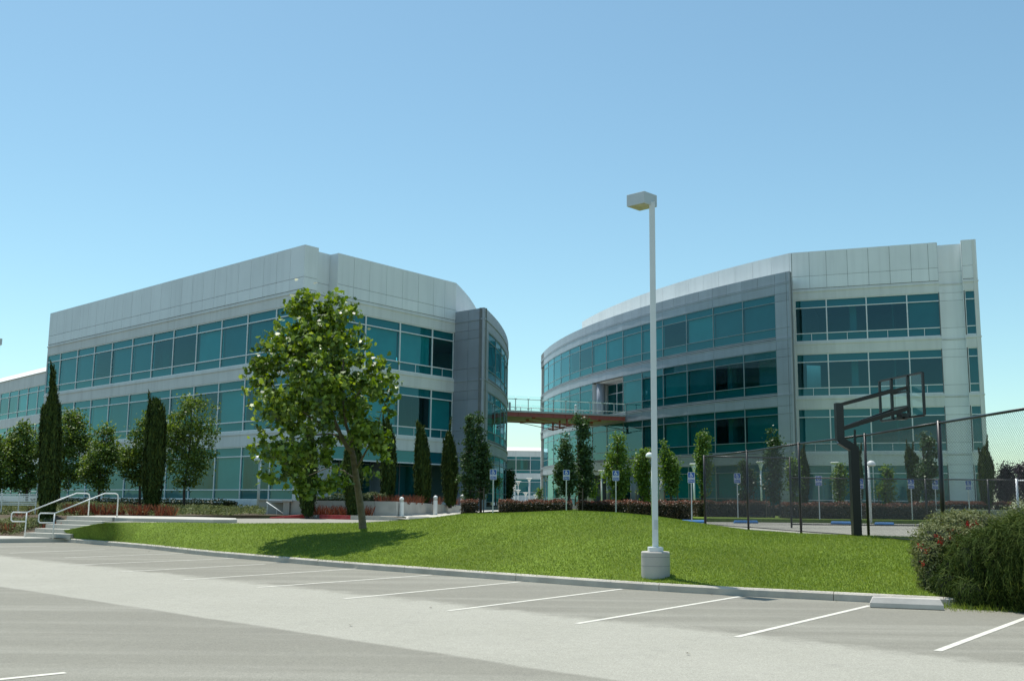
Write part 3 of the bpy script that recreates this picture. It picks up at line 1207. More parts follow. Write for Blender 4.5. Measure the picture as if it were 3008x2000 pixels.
# curved grey drum at the right end
cA, RA = (-99.1, 88.49), 98.80
a_start = math.degrees(math.atan2(70.87 - cA[1], -1.94 - cA[0]))
P2 = (-1.94, 70.87)
fC = Line((-4.10, 72.90), P2)
ZG = 14.77
gA = Arc(cA, RA, a_start, a_start + 19)
rowsG = rows
gw = MB()
for (z0, z1) in ((0.4, 0.9), (4.85, 5.79), (9.11, 10.03), (13.30, ZG)):
    strip(gw, gA, 0.1, gA.L, z0, z1, -0.03, -0.4)
    strip(gw, fC, 0.0, fC.L - 0.1, z0, z1, -0.03, -0.4)
for (z0, z1) in rows:
    strip(gw, gA, 0.1, 1.55, z0 - .01, z1 + .01, -0.034, -0.4)
    strip(gw, fC, 0.0, fC.L - 0.1, z0 - .01, z1 + .01, -0.034, -0.4)
gw.build('gray_wall_backing', M_joint, A)
gp_ = MB()
gp_.obox((P2[0] - .035, P2[1] + .035), (1, 0), 0.05, 0.05, 0.9, ZG - .01)
for (z0, z1) in ((4.85, 5.79), (9.11, 10.03), (13.30, 14.2)):
    zz = z1 - 0.25
    strip(gp_, gA, -0.03, gA.L, zz, zz + 0.10, 0.05, -0.02)
    strip(gp_, fC, 0, fC.L + 0.02, zz + .002, zz + 0.102, 0.05, -0.02)
hz = [0.9, 2.15, 4.25, 4.85, 5.55, 6.4, 8.5, 9.11, 9.80, 10.65, 12.7, 13.30, 13.97, ZG]
for z0, z1 in zip(hz[:-1], hz[1:]):
    panels(gp_, fC, 0.0, 1.45, 1, z0, z1, 0.0, 0.04, 0.022)
    panels(gp_, fC, 1.45, fC.L, 1, z0, z1, 0.0, 0.04, 0.022)
    panels(gp_, gA, 0.0, 1.5, 1, z0, z1, 0.0, 0.04, 0.022)
bayG = 3.3
nG = int((gA.L - 1.55) / bayG)
for z0, z1 in ((4.85, 5.55), (9.11, 9.80), (13.30, 13.97), (13.97, ZG)):
    panels(gp_, gA, 1.5, 1.5 + nG * bayG, nG * 2, z0, z1, 0.0, 0.04, 0.022)
gp_.build('gray_panel', M_gray, A)
for r, (z0, z1) in enumerate(rows):
    for k in range(nG):
        window(A, gA, 1.55 + k * bayG, 1.55 + (k + 1) * bayG, z0, z1, 0.62, 0.62, M_glassE, M_gframe, blind_pick(0.2, 0.4), off=-0.05, rail=0.05, proud=0.03)
interior(A, gA, 2.0, gA.L, [1.25, 5.43, 9.68, 13.0], 6.5)
# white curved parapet set back above the drum
cW = (-99.1, 88.49)
RW = math.hypot(-4.02 - cW[0], 72.82 - cW[1])
aw0 = math.degrees(math.atan2(72.82 - cW[1], -4.02 - cW[0]))
wA = Arc(cW, RW, aw0, aw0 + 16)
wb = MB()
strip(wb, wA, 0.0, wA.L, 13.0, ZT - 0.05, -0.03, -0.35)
wb.build('parapet_backing', M_joint, A)
wp = MB()
for z0, z1 in ((14.0, 14.90), (14.90, ZT)):
    panels(wp, wA, 0.0, 1.5 * 17, 17, z0, z1, 0.02, 0.06)
wp.build('parapet_panel', M_white, A)
# roofs and the unseen rear
endW = wA.pt(wA.L)
rf = MB()
back = [(-30, 118), (-44.5, 104)]
pw = [tuple(wA.pt(s)) for s in np.linspace(0, wA.L, 8)]
rf.poly([(x, y, 15.9) for x, y in [(AL[0] + .2, AL[1] + .2), (AC[0] - .9, AC[1] + 1.3), (P1[0] - .9, P1[1] + .9)] + [(p[0] - .4, p[1]) for p in pw] + back])
pgp = [tuple(gA.pt(s, -0.2)) for s in np.linspace(0, gA.L, 8)]
rf.poly([(x, y, 14.5) for x, y in [(-4.0, 73.1)] + pgp + [(p[0], p[1]) for p in reversed(pw)]])
rf.build('roof', M_roof, A)
rw = MB()
ring = [AL, back[1], back[0], tuple(gA.pt(gA.L, -0.3))]
for p, q in zip(ring[:-1], ring[1:]):
    strip(rw, Line(q, p), 0, Line(q, p).L, 0.4, ZT - 0.1 if q != ring[3] else 14.4, 0, -0.3, 99)
rw.build('rear_wall', M_stucco, A)

# bronze pilaster strip at corner of the long face (return at far left end)

# ------------------------------------------------------------------ right office building
E_ = thing('office_building', (30, 100, 0.9), 'four-storey office block on the right with grey curved glass front and white end bay', 'building')
cE, RE = (93.65, 132.95), 90.24
cEw, REw = (92.09, 132.39), 85.754
rowsE = [(1.32 + 4.35 * i, 4.70 + 4.35 * i) for i in range(4)]
gE = Arc(cE, RE, 216.70, 183.4)                       # travels from the right end to the far left end
# outward must be away from the centre; bays
pier = 1.45
bay = math.radians(2.165) * RE
nE = int((gE.L - pier) / bay)
ZGE = 19.39
g1 = MB()
bandsE = [(0.4, 1.32), (4.70, 5.67), (9.05, 10.02), (13.40, 14.37), (17.75, ZGE)]
ent = (6, 8)                                          # bays opened for the bridge door
for i, (z0, z1) in enumerate(bandsE):
    if i == 0:
        strip(g1, gE, 0.12, pier + 3 * bay, z0, z1, -0.03, -0.4)
        strip(g1, gE, pier + 9 * bay, gE.L, z0, z1, -0.03, -0.4)
        continue
    strip(g1, gE, 0.12, gE.L, z0, z1, -0.03, -0.4)
for z0, z1 in rowsE:
    strip(g1, gE, 0.12, pier, z0 - .01, z1 + .01, -0.034, -0.4)
g1.build('gray_wall_backing', M_joint, E_)
g2 = MB()
for z1 in (5.67, 10.02, 14.37, 18.72):
    zz = z1 - 0.26
    strip(g2, gE, -0.03, gE.L, zz, zz + 0.06, 0.025, -0.02)
    strip(g2, gE, -0.03, gE.L, zz + .12, zz + 0.18, 0.025, -0.02)
q_c = gE.pt(0.05, -0.05)
g2.obox((q_c[0], q_c[1]), (1, 0), 0.06, 0.06, 0.9, ZGE - .01)
hzE = [0.9]
for z0, z1 in rowsE:
    hzE += [z0, z0 + 0.62 + 0.1, z1 - 0.62]
hzE += [17.75, 18.46, ZGE]
hzE = sorted(set([0.9, 1.32, 2.0, 4.1, 4.70, 5.42, 6.35, 8.45, 9.05, 9.77, 10.7, 12.8, 13.40, 14.12, 15.05, 17.15, 17.75, 18.46, ZGE]))
for z0, z1 in zip(hzE[:-1], hzE[1:]):
    panels(g2, gE, 0.0, pier, 1, z0, z1, 0.0, 0.04, 0.022)
for z0, z1 in ((4.70, 5.42), (9.05, 9.77), (13.40, 14.12), (17.75, 18.46)):
    panels(g2, gE, pier, pier + nE * bay, nE, z0, z1, 0.0, 0.04, 0.022)
panels(g2, gE, pier, pier + nE * bay, nE * 2, 18.50, ZGE, 0.0, 0.04, 0.022)
panels(g2, gE, pier, pier + 3 * bay, 3, 0.9, 1.32, 0.0, 0.04, 0.022)
g2.build('gray_panel', M_gray, E_)
openings = {(2, 6), (2, 7), (0, 5), (0, 6), (0, 7), (0, 8), (0, 4)}
for r, (z0, z1) in enumerate(rowsE):
    for k in range(nE):
        if (r, k) in openings:
            continue
        if r == 0:
            bl = (M_blind, 1.0) if k < 4 else blind_pick(0.4, 0.4)
        elif r == 2 and k in (3, 4, 5):
            bl = (M_blind, 1.0)
        elif r == 2 and k in (0, 1):
            bl = None
        elif r == 3 and k < 4:
            bl = [(M_blind2, 1.0), (M_blind2, 1.0), (M_blind, 1.0), None][k]
        elif r == 1 and k == 2:
            bl = (M_blind2, 1.0)
        else:
            bl = blind_pick(0.22, 0.58)
        s0 = pier + k * bay
        window(E_, gE, s0, s0 + bay, z0, z1, 0.62, 0.72, M_glassE, M_gframe, bl, off=-0.05, rail=0.05, proud=0.03)
interior(E_, gE, 1.4, 4.6, [1.2, 5.35, 9.68, 14.05, 18.2], 1.5)
interior(E_, gE, 4.62, pier + 4 * bay, [1.2, 5.35, 9.68, 14.05, 18.2], 7.0)
interior(E_, gE, pier + 4 * bay + .1, pier + 9 * bay, [5.35, 9.68], 7.0)
interior(E_, gE, pier + 4 * bay + .1, pier + 6 * bay, [9.685, 14.05], 7.0)
interior(E_, gE, pier + 4 * bay + .1, gE.L, [14.06, 18.2], 7.0)
interior(E_, gE, pier + 9 * bay, gE.L, [1.2, 5.35], 7.0)
interior(E_, gE, pier + 8 * bay, gE.L, [9.685, 14.05], 7.0)
interior(E_, gE, pier + 9 * bay + .1, gE.L, [5.36, 9.67], 7.0)
# bridge doorway recess on the third storey
s6, s8 = pier + 6 * bay, pier + 8 * bay
rc = MB()
strip(rc, gE, s6 + .02, s8 - .02, 13.28, 13.395, -0.4, -3.4)
strip(rc, gE, s6 + .02, s8 - .02, 9.45, 9.70, 0.0, -3.4)
strip(rc, gE, s6 - .02, s6 + .10, 10.0, 13.3, -0.06, -3.4)
strip(rc, gE, s8 - .10, s8 + .02, 10.0, 13.3, -0.06, -3.4)
rc.build('recess_wall', M_stucco, E_)
for k in range(3):
    a_ = s6 + .12 + k * (s8 - s6 - .24) / 3
    if k == 0:
        continue
    strip_o = window(E_, gE, a_, a_ + (s8 - s6 - .24) / 3, 9.71, 13.27, 1.0, 0.0, M_glassE, M_frame, None, off=-1.7, sp=False)
dr = MB()
dpath = gE
a_ = s6 + .12
for j in range(2):
    wd = (s8 - s6 - .24) / 6
    x0 = a_ + j * wd
    strip(dr, dpath, x0 + .02, x0 + .12, 9.72, 12.3, -1.55, -1.7)
    strip(dr, dpath, x0 + wd - .12, x0 + wd - .02, 9.72, 12.3, -1.55, -1.7)
    strip(dr, dpath, x0 + .125, x0 + wd - .125, 12.18, 12.3, -1.55, -1.7)
    strip(dr, dpath, x0 + .125, x0 + wd - .125, 9.72, 9.95, -1.55, -1.7)
door = dr.build('door', M_whitepaint, E_)
dg = MB()
for j in range(2):
    x0 = a_ + j * wd
    strip(dg, dpath, x0 + .126, x0 + wd - .126, 9.955, 12.175, -1.62, -1.63)
strip(dg, dpath, a_, a_ + 2 * wd, 12.36, 13.26, -1.62, -1.63)
dg.build('pane', M_glassE, door)
hb = MB()
strip(hb, dpath, a_ + wd - .05, a_ + wd + .05, 10.6, 11.2, -1.5, -1.54)
hb.build('handle', M_galv, door)
co = MB()
c_ = gE.pt(s8 - 0.75, -0.62)
co.lathe(c_, [(0.42, 9.7), (0.42, 13.28)], 20)
co.build('column', M_gray, E_, smooth=True)
co = MB()
c_ = gE.pt(s8 - 0.40, -1.3)
co.lathe(c_, [(0.2, 9.7), (0.2, 13.28)], 12)
co.build('column', M_stucco, E_, smooth=True)
# ground-floor entrance recess with columns
s4, s9 = pier + 4 * bay, pier + 9 * bay
re_ = MB()
strip(re_, gE, s4, s9, 4.3, 4.69, -0.41, -4.5)
strip(re_, gE, s4, s9, 0.7, 1.0, 0.0, -4.5)
strip(re_, gE, s4 - .1, s4 + .1, 0.9, 4.69, -0.1, -4.5)
strip(re_, gE, s9 - .1, s9 + .1, 0.9, 4.69, -0.1, -4.5)
re_.build('recess_wall', M_gray, E_)
for k in range(5):
    window(E_, gE, s4 + .12 + k * bay * 0.985, s4 + .12 + (k + 1) * bay * 0.985, 1.0, 4.3, 0.9, 0.0, M_glassE, M_gframe, None, off=-4.2, sp=False)
for k in range(4):
    cc = MB()
    c_ = gE.pt(s4 + 1.2 + k * (s9 - s4 - 2.4) / 3, -0.8)
    cc.lathe(c_, [(0.42, 0.9), (0.42, 4.45)], 20)
    cc.build('column', M_gray, E_, smooth=True)
# return of the grey front to the white wall
q_out = gE.pt(0, 0)
fR = Line((q_out[0], q_out[1]), (22.42, 82.42))
# end return: faces right
fR = Line((q_out[0] + .03, q_out[1] + .03), (22.45, 82.45))
r1 = MB()
strip(r1, fR, 0.14, fR.L + .3, 0.4, ZGE - .02, -0.03, -0.3)
r1.build('gray_wall_backing', M_joint, E_)
r2 = MB()
for z0, z1 in zip(hzE[:-1], hzE[1:]):
    panels(r2, fR, 0.0, fR.L, 2, z0, z1, 0.0, 0.04, 0.022)
r2.build('gray_panel', M_gray, E_)
# white end bay
W0, W1 = (22.45, 82.45), (32.57, 78.50)
fW = Line(W0, W1)
dW = fW.d
ZTE = 21.66
W1b = fW.pt(fW.L, -0.55)
W2b = (34.05, 78.35)
fW2 = Line(tuple(fW.pt(fW.L, -0.55)), tuple(fW.pt(fW.L + 1.75, -0.55)))
fW3 = Line(tuple(fW.pt(fW.L + 1.70, 0.12)), tuple(fW.pt(fW.L + 2.74, 0.12)))
ww = MB()
mWn = [0.15, 2.55, 5.55, 8.52, fW.L - 0.02]
bW = [(0.4, 1.32), (4.70, 5.67), (9.05, 10.02), (13.40, 14.37), (17.75, 18.62)]
for z0, z1 in bW:
    strip(ww, fW, -0.2, fW.L, z0, z1, 0, -0.35)
    strip(ww, fW3, 0, fW3.L, z0, z1, 0, -0.35)
for z0, z1 in bW[1:]:
    strip(ww, fW, -0.2, fW.L + .04, z1 - .24, z1 - .12, 0.05, -0.01)
    strip(ww, fW3, -.03, fW3.L + .04, z1 - .24, z1 - .12, 0.05, -0.01)
    strip(ww, fW2, 0, fW2.L - .02, z1 - .24, z1 - .12, 0.05, -0.01)
for z0, z1 in rowsE:
    strip(ww, fW, -0.2, 0.14, z0 - .01, z1 + .01, -0.004, -0.35)
ww.build('wall', M_stucco, E_)
w2 = MB()
strip(w2, fW2, -0.01, fW2.L, 0.4, ZTE - .2, -0.03, -0.4)
strip(w2, fW, -0.2, fW.L, 18.62, ZTE - 0.05, -0.03, -0.35)
strip(w2, fW3, 0.03, fW3.L, 18.62, ZTE - 0.05, -0.03, -0.35)
strip(w2, fW, fW.L - .06, fW.L - .002, 0.4, ZTE - .06, -0.03, -0.8)
strip(w2, fW3, 0.0, 0.05, 0.4, ZTE - .06, -0.03, -1.1)
w2.build('parapet_backing', M_joint, E_)
w3 = MB()
for z0, z1 in ((18.65, 19.65), (19.65, ZTE)):
    cs = [0.0, 1.35, 2.65, 4.25, 5.82, 7.4, 8.95, 10.2, fW.L]
    cs = [c__ for c__ in cs if c__ < fW.L - .4] + [fW.L]
    for a_, b_ in zip(cs[:-1], cs[1:]):
        panels(w3, fW, a_, b_, 1, z0, z1, 0.02, 0.06)
    panels(w3, fW3, 0, fW3.L, 1, z0, z1, 0.02, 0.06)
for z0, z1 in zip(hzE[:-1], hzE[1:]):
    panels(w3, fW2, 0, fW2.L, 1, z0, z1, 0.0, 0.04, 0.02)
panels(w3, fW2, 0, fW2.L, 1, ZGE, ZTE - .12, 0.0, 0.04, 0.02)
strip(w3, fW, fW.L - .001, fW.L + .02, 0.42, ZTE - .04, 0.018, -0.58)
strip(w3, fW3, -0.02, -0.001, 0.42, ZTE - .04, 0.018, -0.7)
w3.build('parapet_panel', M_white, E_)
for r, (z0, z1) in enumerate(rowsE):
    for k in range(4):
        bl = blind_pick(0.0, 0.35) if r > 0 else blind_pick(0.5, 0.4)
        window(E_, fW, mWn[k], mWn[k + 1], z0, z1, 0.66, 0.66, M_glassE, M_frame, bl, split=True)
    window(E_, fW3, 0.08, fW3.L - .02, z0, z1, 0.66, 0.66, M_glassE, M_frame, (M_blind2, 1.0))
interior(E_, fW, 1.2, fW.L, [1.2, 5.34, 9.69, 14.04, 18.19], 9.0)
# white curved parapet set back above the grey front
aW0 = math.degrees(math.atan2(W0[1] - cEw[1], W0[0] - cEw[0])) % 360
aWe = math.degrees(math.atan2(116.24 - cEw[1], 7.81 - cEw[0])) % 360
wE = Arc(cEw, REw, aW0, aWe)
w4 = MB()
strip(w4, wE, 0, wE.L, 18.0, ZTE - .05, -0.03, -0.35)
w4.build('parapet_backing', M_joint, E_)
w5 = MB()
nP = int(wE.L / 2.0)
panels(w5, wE, 0, wE.L, nP, 18.6, 19.62, 0.02, 0.06)
panels(w5, wE, 0, wE.L, nP, 19.62, ZTE, 0.02, 0.06)
w5.build('parapet_panel', M_white, E_)
# end return of that parapet, roofs, hidden rear
eW = wE.pt(wE.L)
rr = MB()
fl_ = Line((eW[0], eW[1]), (eW[0] + 30, eW[1] + 6))
strip(rr, Line((eW[0] + 30, eW[1] + 8), (eW[0], eW[1])), 0, 31.0, 18.0, ZTE - .03, 0, -0.3, 99)
gend = gE.pt(gE.L)
strip(rr, Line((gend[0] + 30, gend[1] + 4), (gend[0], gend[1])), 0, 30.2, 0.4, ZGE - .1, 0, -0.3, 99)
fe = fW3.pt(fW3.L, 0)
strip(rr, Line((fe[0], fe[1]), (fe[0] + 8, fe[1] + 40)), 0, 40.8, 0.4, ZTE - .03, 0, -0.3, 99)
strip(rr, Line((fe[0] + 8, fe[1] + 40), (gend[0] + 30, gend[1] + 4)), 0, 20, 0.4, ZTE - .03, 0, -0.3, 99)
rr.build('rear_wall', M_stucco, E_)
rf = MB()
arcw = [tuple(wE.pt(s, -0.3)) for s in np.linspace(0, wE.L, 12)]
rf.poly([(x, y, 20.9) for x, y in reversed([(fe[0] + 8, fe[1] + 40), (fe[0] - .2, fe[1] + 2.2)] + [(W1[0], W1[1] + 1.6), (W0[0], W0[1] + .3)] + arcw[1:] + [(eW[0] + 30, eW[1] + 8)])])
ag = [tuple(gE.pt(s, -0.2)) for s in np.linspace(0.2, gE.L, 14)]
aw_ = [tuple(wE.pt(s, 0.0)) for s in np.linspace(0, wE.L, 12)]
rf.poly([(x, y, 19.1) for x, y in ag + [(gend[0] + 30, gend[1] + 4), (eW[0] + 25, eW[1] + 7)] + list(reversed(aw_))])
rf.build('roof', M_roof, E_)

# ------------------------------------------------------------------ low wing far left, and the low block seen through the gap
Cb = thing('office_building', (-60, 118, 0.9), 'low pale office wing at the far left edge, partly hidden behind the trees', 'building')
cd = np.array([-.672, .741])
c0 = np.array([-44.0, 101.4])
fCb = Line(tuple(c0 + cd * 34), tuple(c0))
cw_ = MB()
lv = [(1.5, 4.75), (5.7, 8.9), (9.75, 12.75)]
for z0, z1 in ((0.4, 1.5), (4.75, 5.7), (8.9, 9.75), (12.75, 14.0)):
    strip(cw_, fCb, 0, fCb.L, z0, z1, 0, -.35)
cw_.build('wall', M_stucco, Cb)
cc_ = MB()
a_, b_ = fCb.pt(0, 0.1), fCb.pt(fCb.L, 0.1)
a2, b2 = fCb.pt(0, -0.9), fCb.pt(fCb.L, -0.9)
cc_.poly([(a_[0], a_[1], 14.0), (b_[0], b_[1], 14.0), (b2[0], b2[1], 14.75), (a2[0], a2[1], 14.75)])
cc_.poly([(a_[0], a_[1], 13.95), (b_[0], b_[1], 13.95), (b_[0], b_[1], 14.0), (a_[0], a_[1], 14.0)])
a3, b3 = fCb.pt(0, -14), fCb.pt(fCb.L, -14)
cc_.poly([(a2[0], a2[1], 14.75), (b2[0], b2[1], 14.75), (b3[0], b3[1], 14.75), (a3[0], a3[1], 14.75)])
cc_.build('roof', M_coping, Cb)
for z0, z1 in lv:
    for k in range(11):
        s_ = fCb.L - (k + 1) * 3.0
        window(Cb, fCb, s_, s_ + 3.0, z0, z1, .62, .62, M_glassA, M_frame, blind_pick(.1, .45))
interior(Cb, fCb, 1, fCb.L, [1.2, 5.45, 9.6, 13.8], 7)
rw = MB()
strip(rw, Line(tuple(fCb.pt(fCb.L, -14)), tuple(fCb.pt(0, -14))), 0, fCb.L, .4, 14.7, 0, -.3, 99)
strip(rw, Line(tuple(fCb.pt(0, -14)), tuple(fCb.pt(0, 0))), 0, 14, .4, 13.9, 0, -.3, 99)
strip(rw, Line(tuple(fCb.pt(fCb.L, 0)), tuple(fCb.pt(fCb.L, -14))), 0, 14, .4, 13.9, 0, -.3, 99)
rw.build('rear_wall', M_stucco, Cb)

Db = thing('office_building', (2, 204, 0.9), 'distant low office block with a bright roof edge seen through the gap under the footbridge', 'building')
YD = 200.0
fD = Line((-22, YD), (26, YD))
dw = MB()
for z0, z1 in ((0.4, 2.7), (6.0, 6.95), (10.2, 11.2)):
    pass
lvD = [(2.75, 5.95), (6.9, 10.15)]
for z0, z1 in ((0.2, 2.75), (5.95, 6.9), (10.15, 11.2)):
    strip(dw, fD, 0, fD.L, z0, z1, 0, -.35, 99)
strip(dw, Line((26, YD + 14), (-22, YD + 14)), 0, 48, .2, 11.7, 0, -.3, 99)
dw.build('wall', M_stucco, Db)
dc = MB()
dc.poly([(-22.2, YD - .15, 11.2), (26.2, YD - .15, 11.2), (26.2, YD + .6, 11.85), (-22.2, YD + .6, 11.85)])
dc.poly([(-22.2, YD + .6, 11.85), (26.2, YD + .6, 11.85), (26.2, YD + 14, 11.85), (-22.2, YD + 14, 11.85)])
dc.build('roof', M_coping, Db)
for z0, z1 in lvD:
    for k in range(16):
        if 4 < k < 12:
            s_ = 1.25 + k * 2.72
            window(Db, fD, s_, s_ + 2.72, z0, z1, .62, .62, M_glassA, M_frame, blind_pick(.05, .6))
gD = MB()
for z0, z1 in lvD:
    strip(gD, fD, 0, 1.25 + 5 * 2.72, z0, z1, -.1, -.2, 99)
    strip(gD, fD, 1.25 + 12 * 2.72, fD.L, z0, z1, -.1, -.2, 99)
gD.build('window_band', M_spandrel, Db)
interior(Db, fD, 2, fD.L, [2.4, 6.4, 10.5], 7)
# ------------------------------------------------------------------ footbridge
ZB = 9.69
B = thing('footbridge', (5.2, 98, ZB), 'red steel footbridge with glass railings joining the two office buildings', 'footbridge')
nL = Vector((-0.75, 93.2, 0))
nR = Vector((10.72, 97.55, 0))
wv_ = Vector((-1.30, 7.6, 0))                          # across the deck, away from the viewer
fL_, fR_ = nL + wv_ + Vector((-.2, 0, 0)), nR + wv_ + Vector((-1.2, 0.6, 0))
dk = MB()
dk.prism([(nL.x, nL.y), (nR.x, nR.y), (fR_.x, fR_.y), (fL_.x, fL_.y)], ZB - 0.16, ZB)
dk.build('deck', M_galv, B)
so = MB()
inn = (nR - nL).normalized()
acr = wv_.normalized()
so.prism([((nL + acr * .35).x, (nL + acr * .35).y), ((nR + acr * .35).x, (nR + acr * .35).y), ((fR_ - acr * .2).x, (fR_ - acr * .2).y), ((fL_ - acr * .2).x, (fL_ - acr * .2).y)], ZB - 0.46, ZB - 0.165)
so.build('soffit', M_path, B)
bl_ = (nR - nL).length
for off_ in (0.12, 7.3):
    bm_ = MB()
    p, q = nL + acr * off_, nR + acr * off_
    bm_.obox(((p + q) / 2).xy, (inn.x, inn.y), bl_ / 2 - .1, 0.02, ZB - .50, ZB - .17)
    bm_.obox(((p + q) / 2).xy, (inn.x, inn.y), bl_ / 2 - .1, 0.09, ZB - .205, ZB - .165)
    bm_.obox(((p + q) / 2).xy, (inn.x, inn.y), bl_ / 2 - .1, 0.09, ZB - .54, ZB - .50)
    for k in range(11):
        c_ = p + inn * (0.4 + k * (bl_ - .8) / 10)
        bm_.obox(c_.xy, (inn.x, inn.y), 0.03, 0.075, ZB - .498, ZB - .207)
    bm_.build('edge_beam', M_red, B)
# rod trusses hanging under the deck
for off_ in (0.6, 3.7, 6.8):
    mid = (nL + nR) / 2 + acr * off_ + inn * (0.25)
    tr_ = MB()
    tr_.obox(mid.xy, (inn.x, inn.y), 0.07, 0.07, ZB - 1.22, ZB - .46)
    tr_.build('truss_post', M_red, B)
    rd = MB()
    for sgn in (-1, 1):
        e1 = mid + inn * (3.3 * sgn)
        rd.tube([(mid.x, mid.y, ZB - 1.12), (e1.x, e1.y, ZB - .58)], 0.035, 6)
        rd.tube([(mid.x + inn.x * .05 * sgn, mid.y + inn.y * .05 * sgn, ZB - 1.13), ((mid + inn * .5 * sgn).x, (mid + inn * .5 * sgn).y, ZB - 1.05)], 0.07, 6)
        rd.obox(e1.xy, (inn.x, inn.y), 0.14, 0.07, ZB - .64, ZB - .465)
    rd.build('tie_rod', M_red, B)
# railings
npn = 10
for row, base_p, end_p in ((0, nL, nR), (1, fL_, fR_)):
    dd = (end_p - base_p)
    ln = dd.length
    dd.normalize()
    ac = acr * (0.06 if row == 0 else -0.06)
    for k in range(npn):
        s0_, s1_ = ln * k / npn, ln * (k + 1) / npn
        p, q = base_p + dd * (s0_ + .05) + ac * .3, base_p + dd * (s1_ - .05) + ac * .3
        gl = MB()
        gl.poly([(p.x, p.y, ZB + .04), (q.x, q.y, ZB + .04), (q.x, q.y, ZB + 1.30), (p.x, p.y, ZB + 1.30)])
        gl.build('glass_panel', M_clear, B)
    for k in range(npn + 1):
        c_ = base_p + dd * min(max(ln * k / npn, .06), ln - .06) + ac * 1.6
        po = MB()
        po.obox(c_.xy, (dd.x, dd.y), 0.028, 0.028, ZB, ZB + 1.08)
        for zz in (0.12, 1.0):
            po.obox((c_ - ac * .9).xy, (dd.x, dd.y), 0.12, 0.02, ZB + zz, ZB + zz + .07)
        po.build('post', M_galv, B)
    rl = MB()
    for zz, rr_ in ((1.02, 0.032), (0.28, 0.022)):
        p, q = base_p + ac * 2.4, end_p + ac * 2.4
        rl.tube([(p.x, p.y, ZB + zz), (q.x, q.y, ZB + zz)], rr_, 8)
    rl.build('handrail', M_coping, B)


# ------------------------------------------------------------------ bollard lights
def bollard(x, y, z, h, label, r=0.105):
    t = thing('bollard_light', (x, y, z), label, 'bollard', 'white bollard lights')
    b_ = MB()
    b_.lathe((x, y), [(r, z), (r, z + h * .76)], 18)
    b_.build('post', M_whitepaint, t, smooth=False)
    b_ = MB()
    zz = z + h * .76
    b_.lathe((x, y), [(r * .82, zz), (r * .82, zz + h * .12)], 18)
    b_.build('lens', M_lens, t)
    b_ = MB()
    for k in range(3):
        b_.lathe((x, y), [(r * .98, zz + h * (.02 + .04 * k)), (r * .98, zz + h * (.033 + .04 * k))], 18)
    b_.build('louvre', M_whitepaint, t)
    b_ = MB()
    z2 = zz + h * .12
    b_.lathe((x, y), [(r, z2), (r, z2 + h * .03)] + [(r * math.cos(a), z2 + h * .03 + r * 0.95 * math.sin(a)) for a in (0.35, 0.7, 1.05, 1.35, 1.5)], 18)
    b_.build('cap', M_whitepaint, t, smooth=True)
    return t


for (px, yb, yt, Y, lab) in ((1178.6, 1518, 1460, 49.0, 'white domed bollard light at the corner of the concrete planter wall'),
                             (1278.5, 1510.5, 1456, 52.8, 'white domed bollard light halfway along the footpath by the low wall'),
                             (1357.7, 1501, 1453, 57.5, 'white domed bollard light at the far end of the low wall beside a hedge')):
    p, q = at(px, yb, Y), at(px, yt, Y)
    bollard(p.x, p.y, p.z, q.z - p.z, lab)
p = nL + inn * 7.6 + acr * 2.0
bollard(p.x, p.y, ZB, 0.95, 'small white bollard light on the footbridge deck near the doorway', 0.11)
p = nL + inn * 1.1 + acr * 2.5
bollard(p.x, p.y, ZB, 0.95, 'small white bollard light on the footbridge deck near the left building', 0.11)

# ------------------------------------------------------------------ near parking-lot lamp
lampb = at(1926, 1690, 20.6)
lx, ly = lampb.x, lampb.y
lz = 0.16
LT = thing('street_lamp', (lx, ly, lz), 'tall white square-pole lamp with one box head on a round concrete footing in the lawn', 'street lamp', 'parking lot lamps')
zc = at(1926, 1621, 20.3).z
b_ = MB()
b_.lathe((lx, ly), [(0.275, lz - .1), (0.275, zc - .02), (0.26, zc)], 40)
bo = b_.build('concrete_footing', M_concrete, LT)
b_ = MB()
b_.obox((lx, ly), (1, 0), 0.135, 0.135, zc, zc + 0.085)
bevel(b_.build('base_cover', M_pole, LT), 0.008)
b_ = MB()
for zz in (zc - .10, zc - .27):
    b_.lathe((lx, ly), [(0.2765, zz), (0.2765, zz + .006)], 40)
b_.build('form_line', M_joint, LT)
ang = math.radians(-8)
pd = (math.cos(ang), math.sin(ang))
ztop = at(1920, 592, 20.55).z
b_ = MB()
b_.obox((lx, ly), pd, 0.058, 0.058, zc + .085, ztop)
bevel(b_.build('pole', M_pole, LT), 0.01)
# head: a shallow box, its corner to the viewer; positioned from the survey
b_ = MB()
b_.obox((lx + .008, ly - .0605), pd, 0.034, 0.004, zc + .42, zc + .60)
bevel(b_.build('access_cover', M_lamp, LT), 0.003)
hd_dir = Vector((-0.42, -0.91, 0)).normalized()        # from pole along the head
hp = at(1884, 575, 20.3)


def lamp_head(parent, cx__, cy__, zb, zt, a, hw, hd):
    h = MB()
    h.obox((cx__, cy__), a, hw, hd, zb, zt)
    bevel(h.build('lamp_head', M_lamp, parent), 0.006)
    ch = [c for c in parent.children if c.name.startswith('lamp_head')][-1]
    f_ = MB()
    f_.obox((cx__, cy__), a, hw - .03, hd - .03, zb - .004, zb - .001)
    f_.build('lens', M_lens, ch)


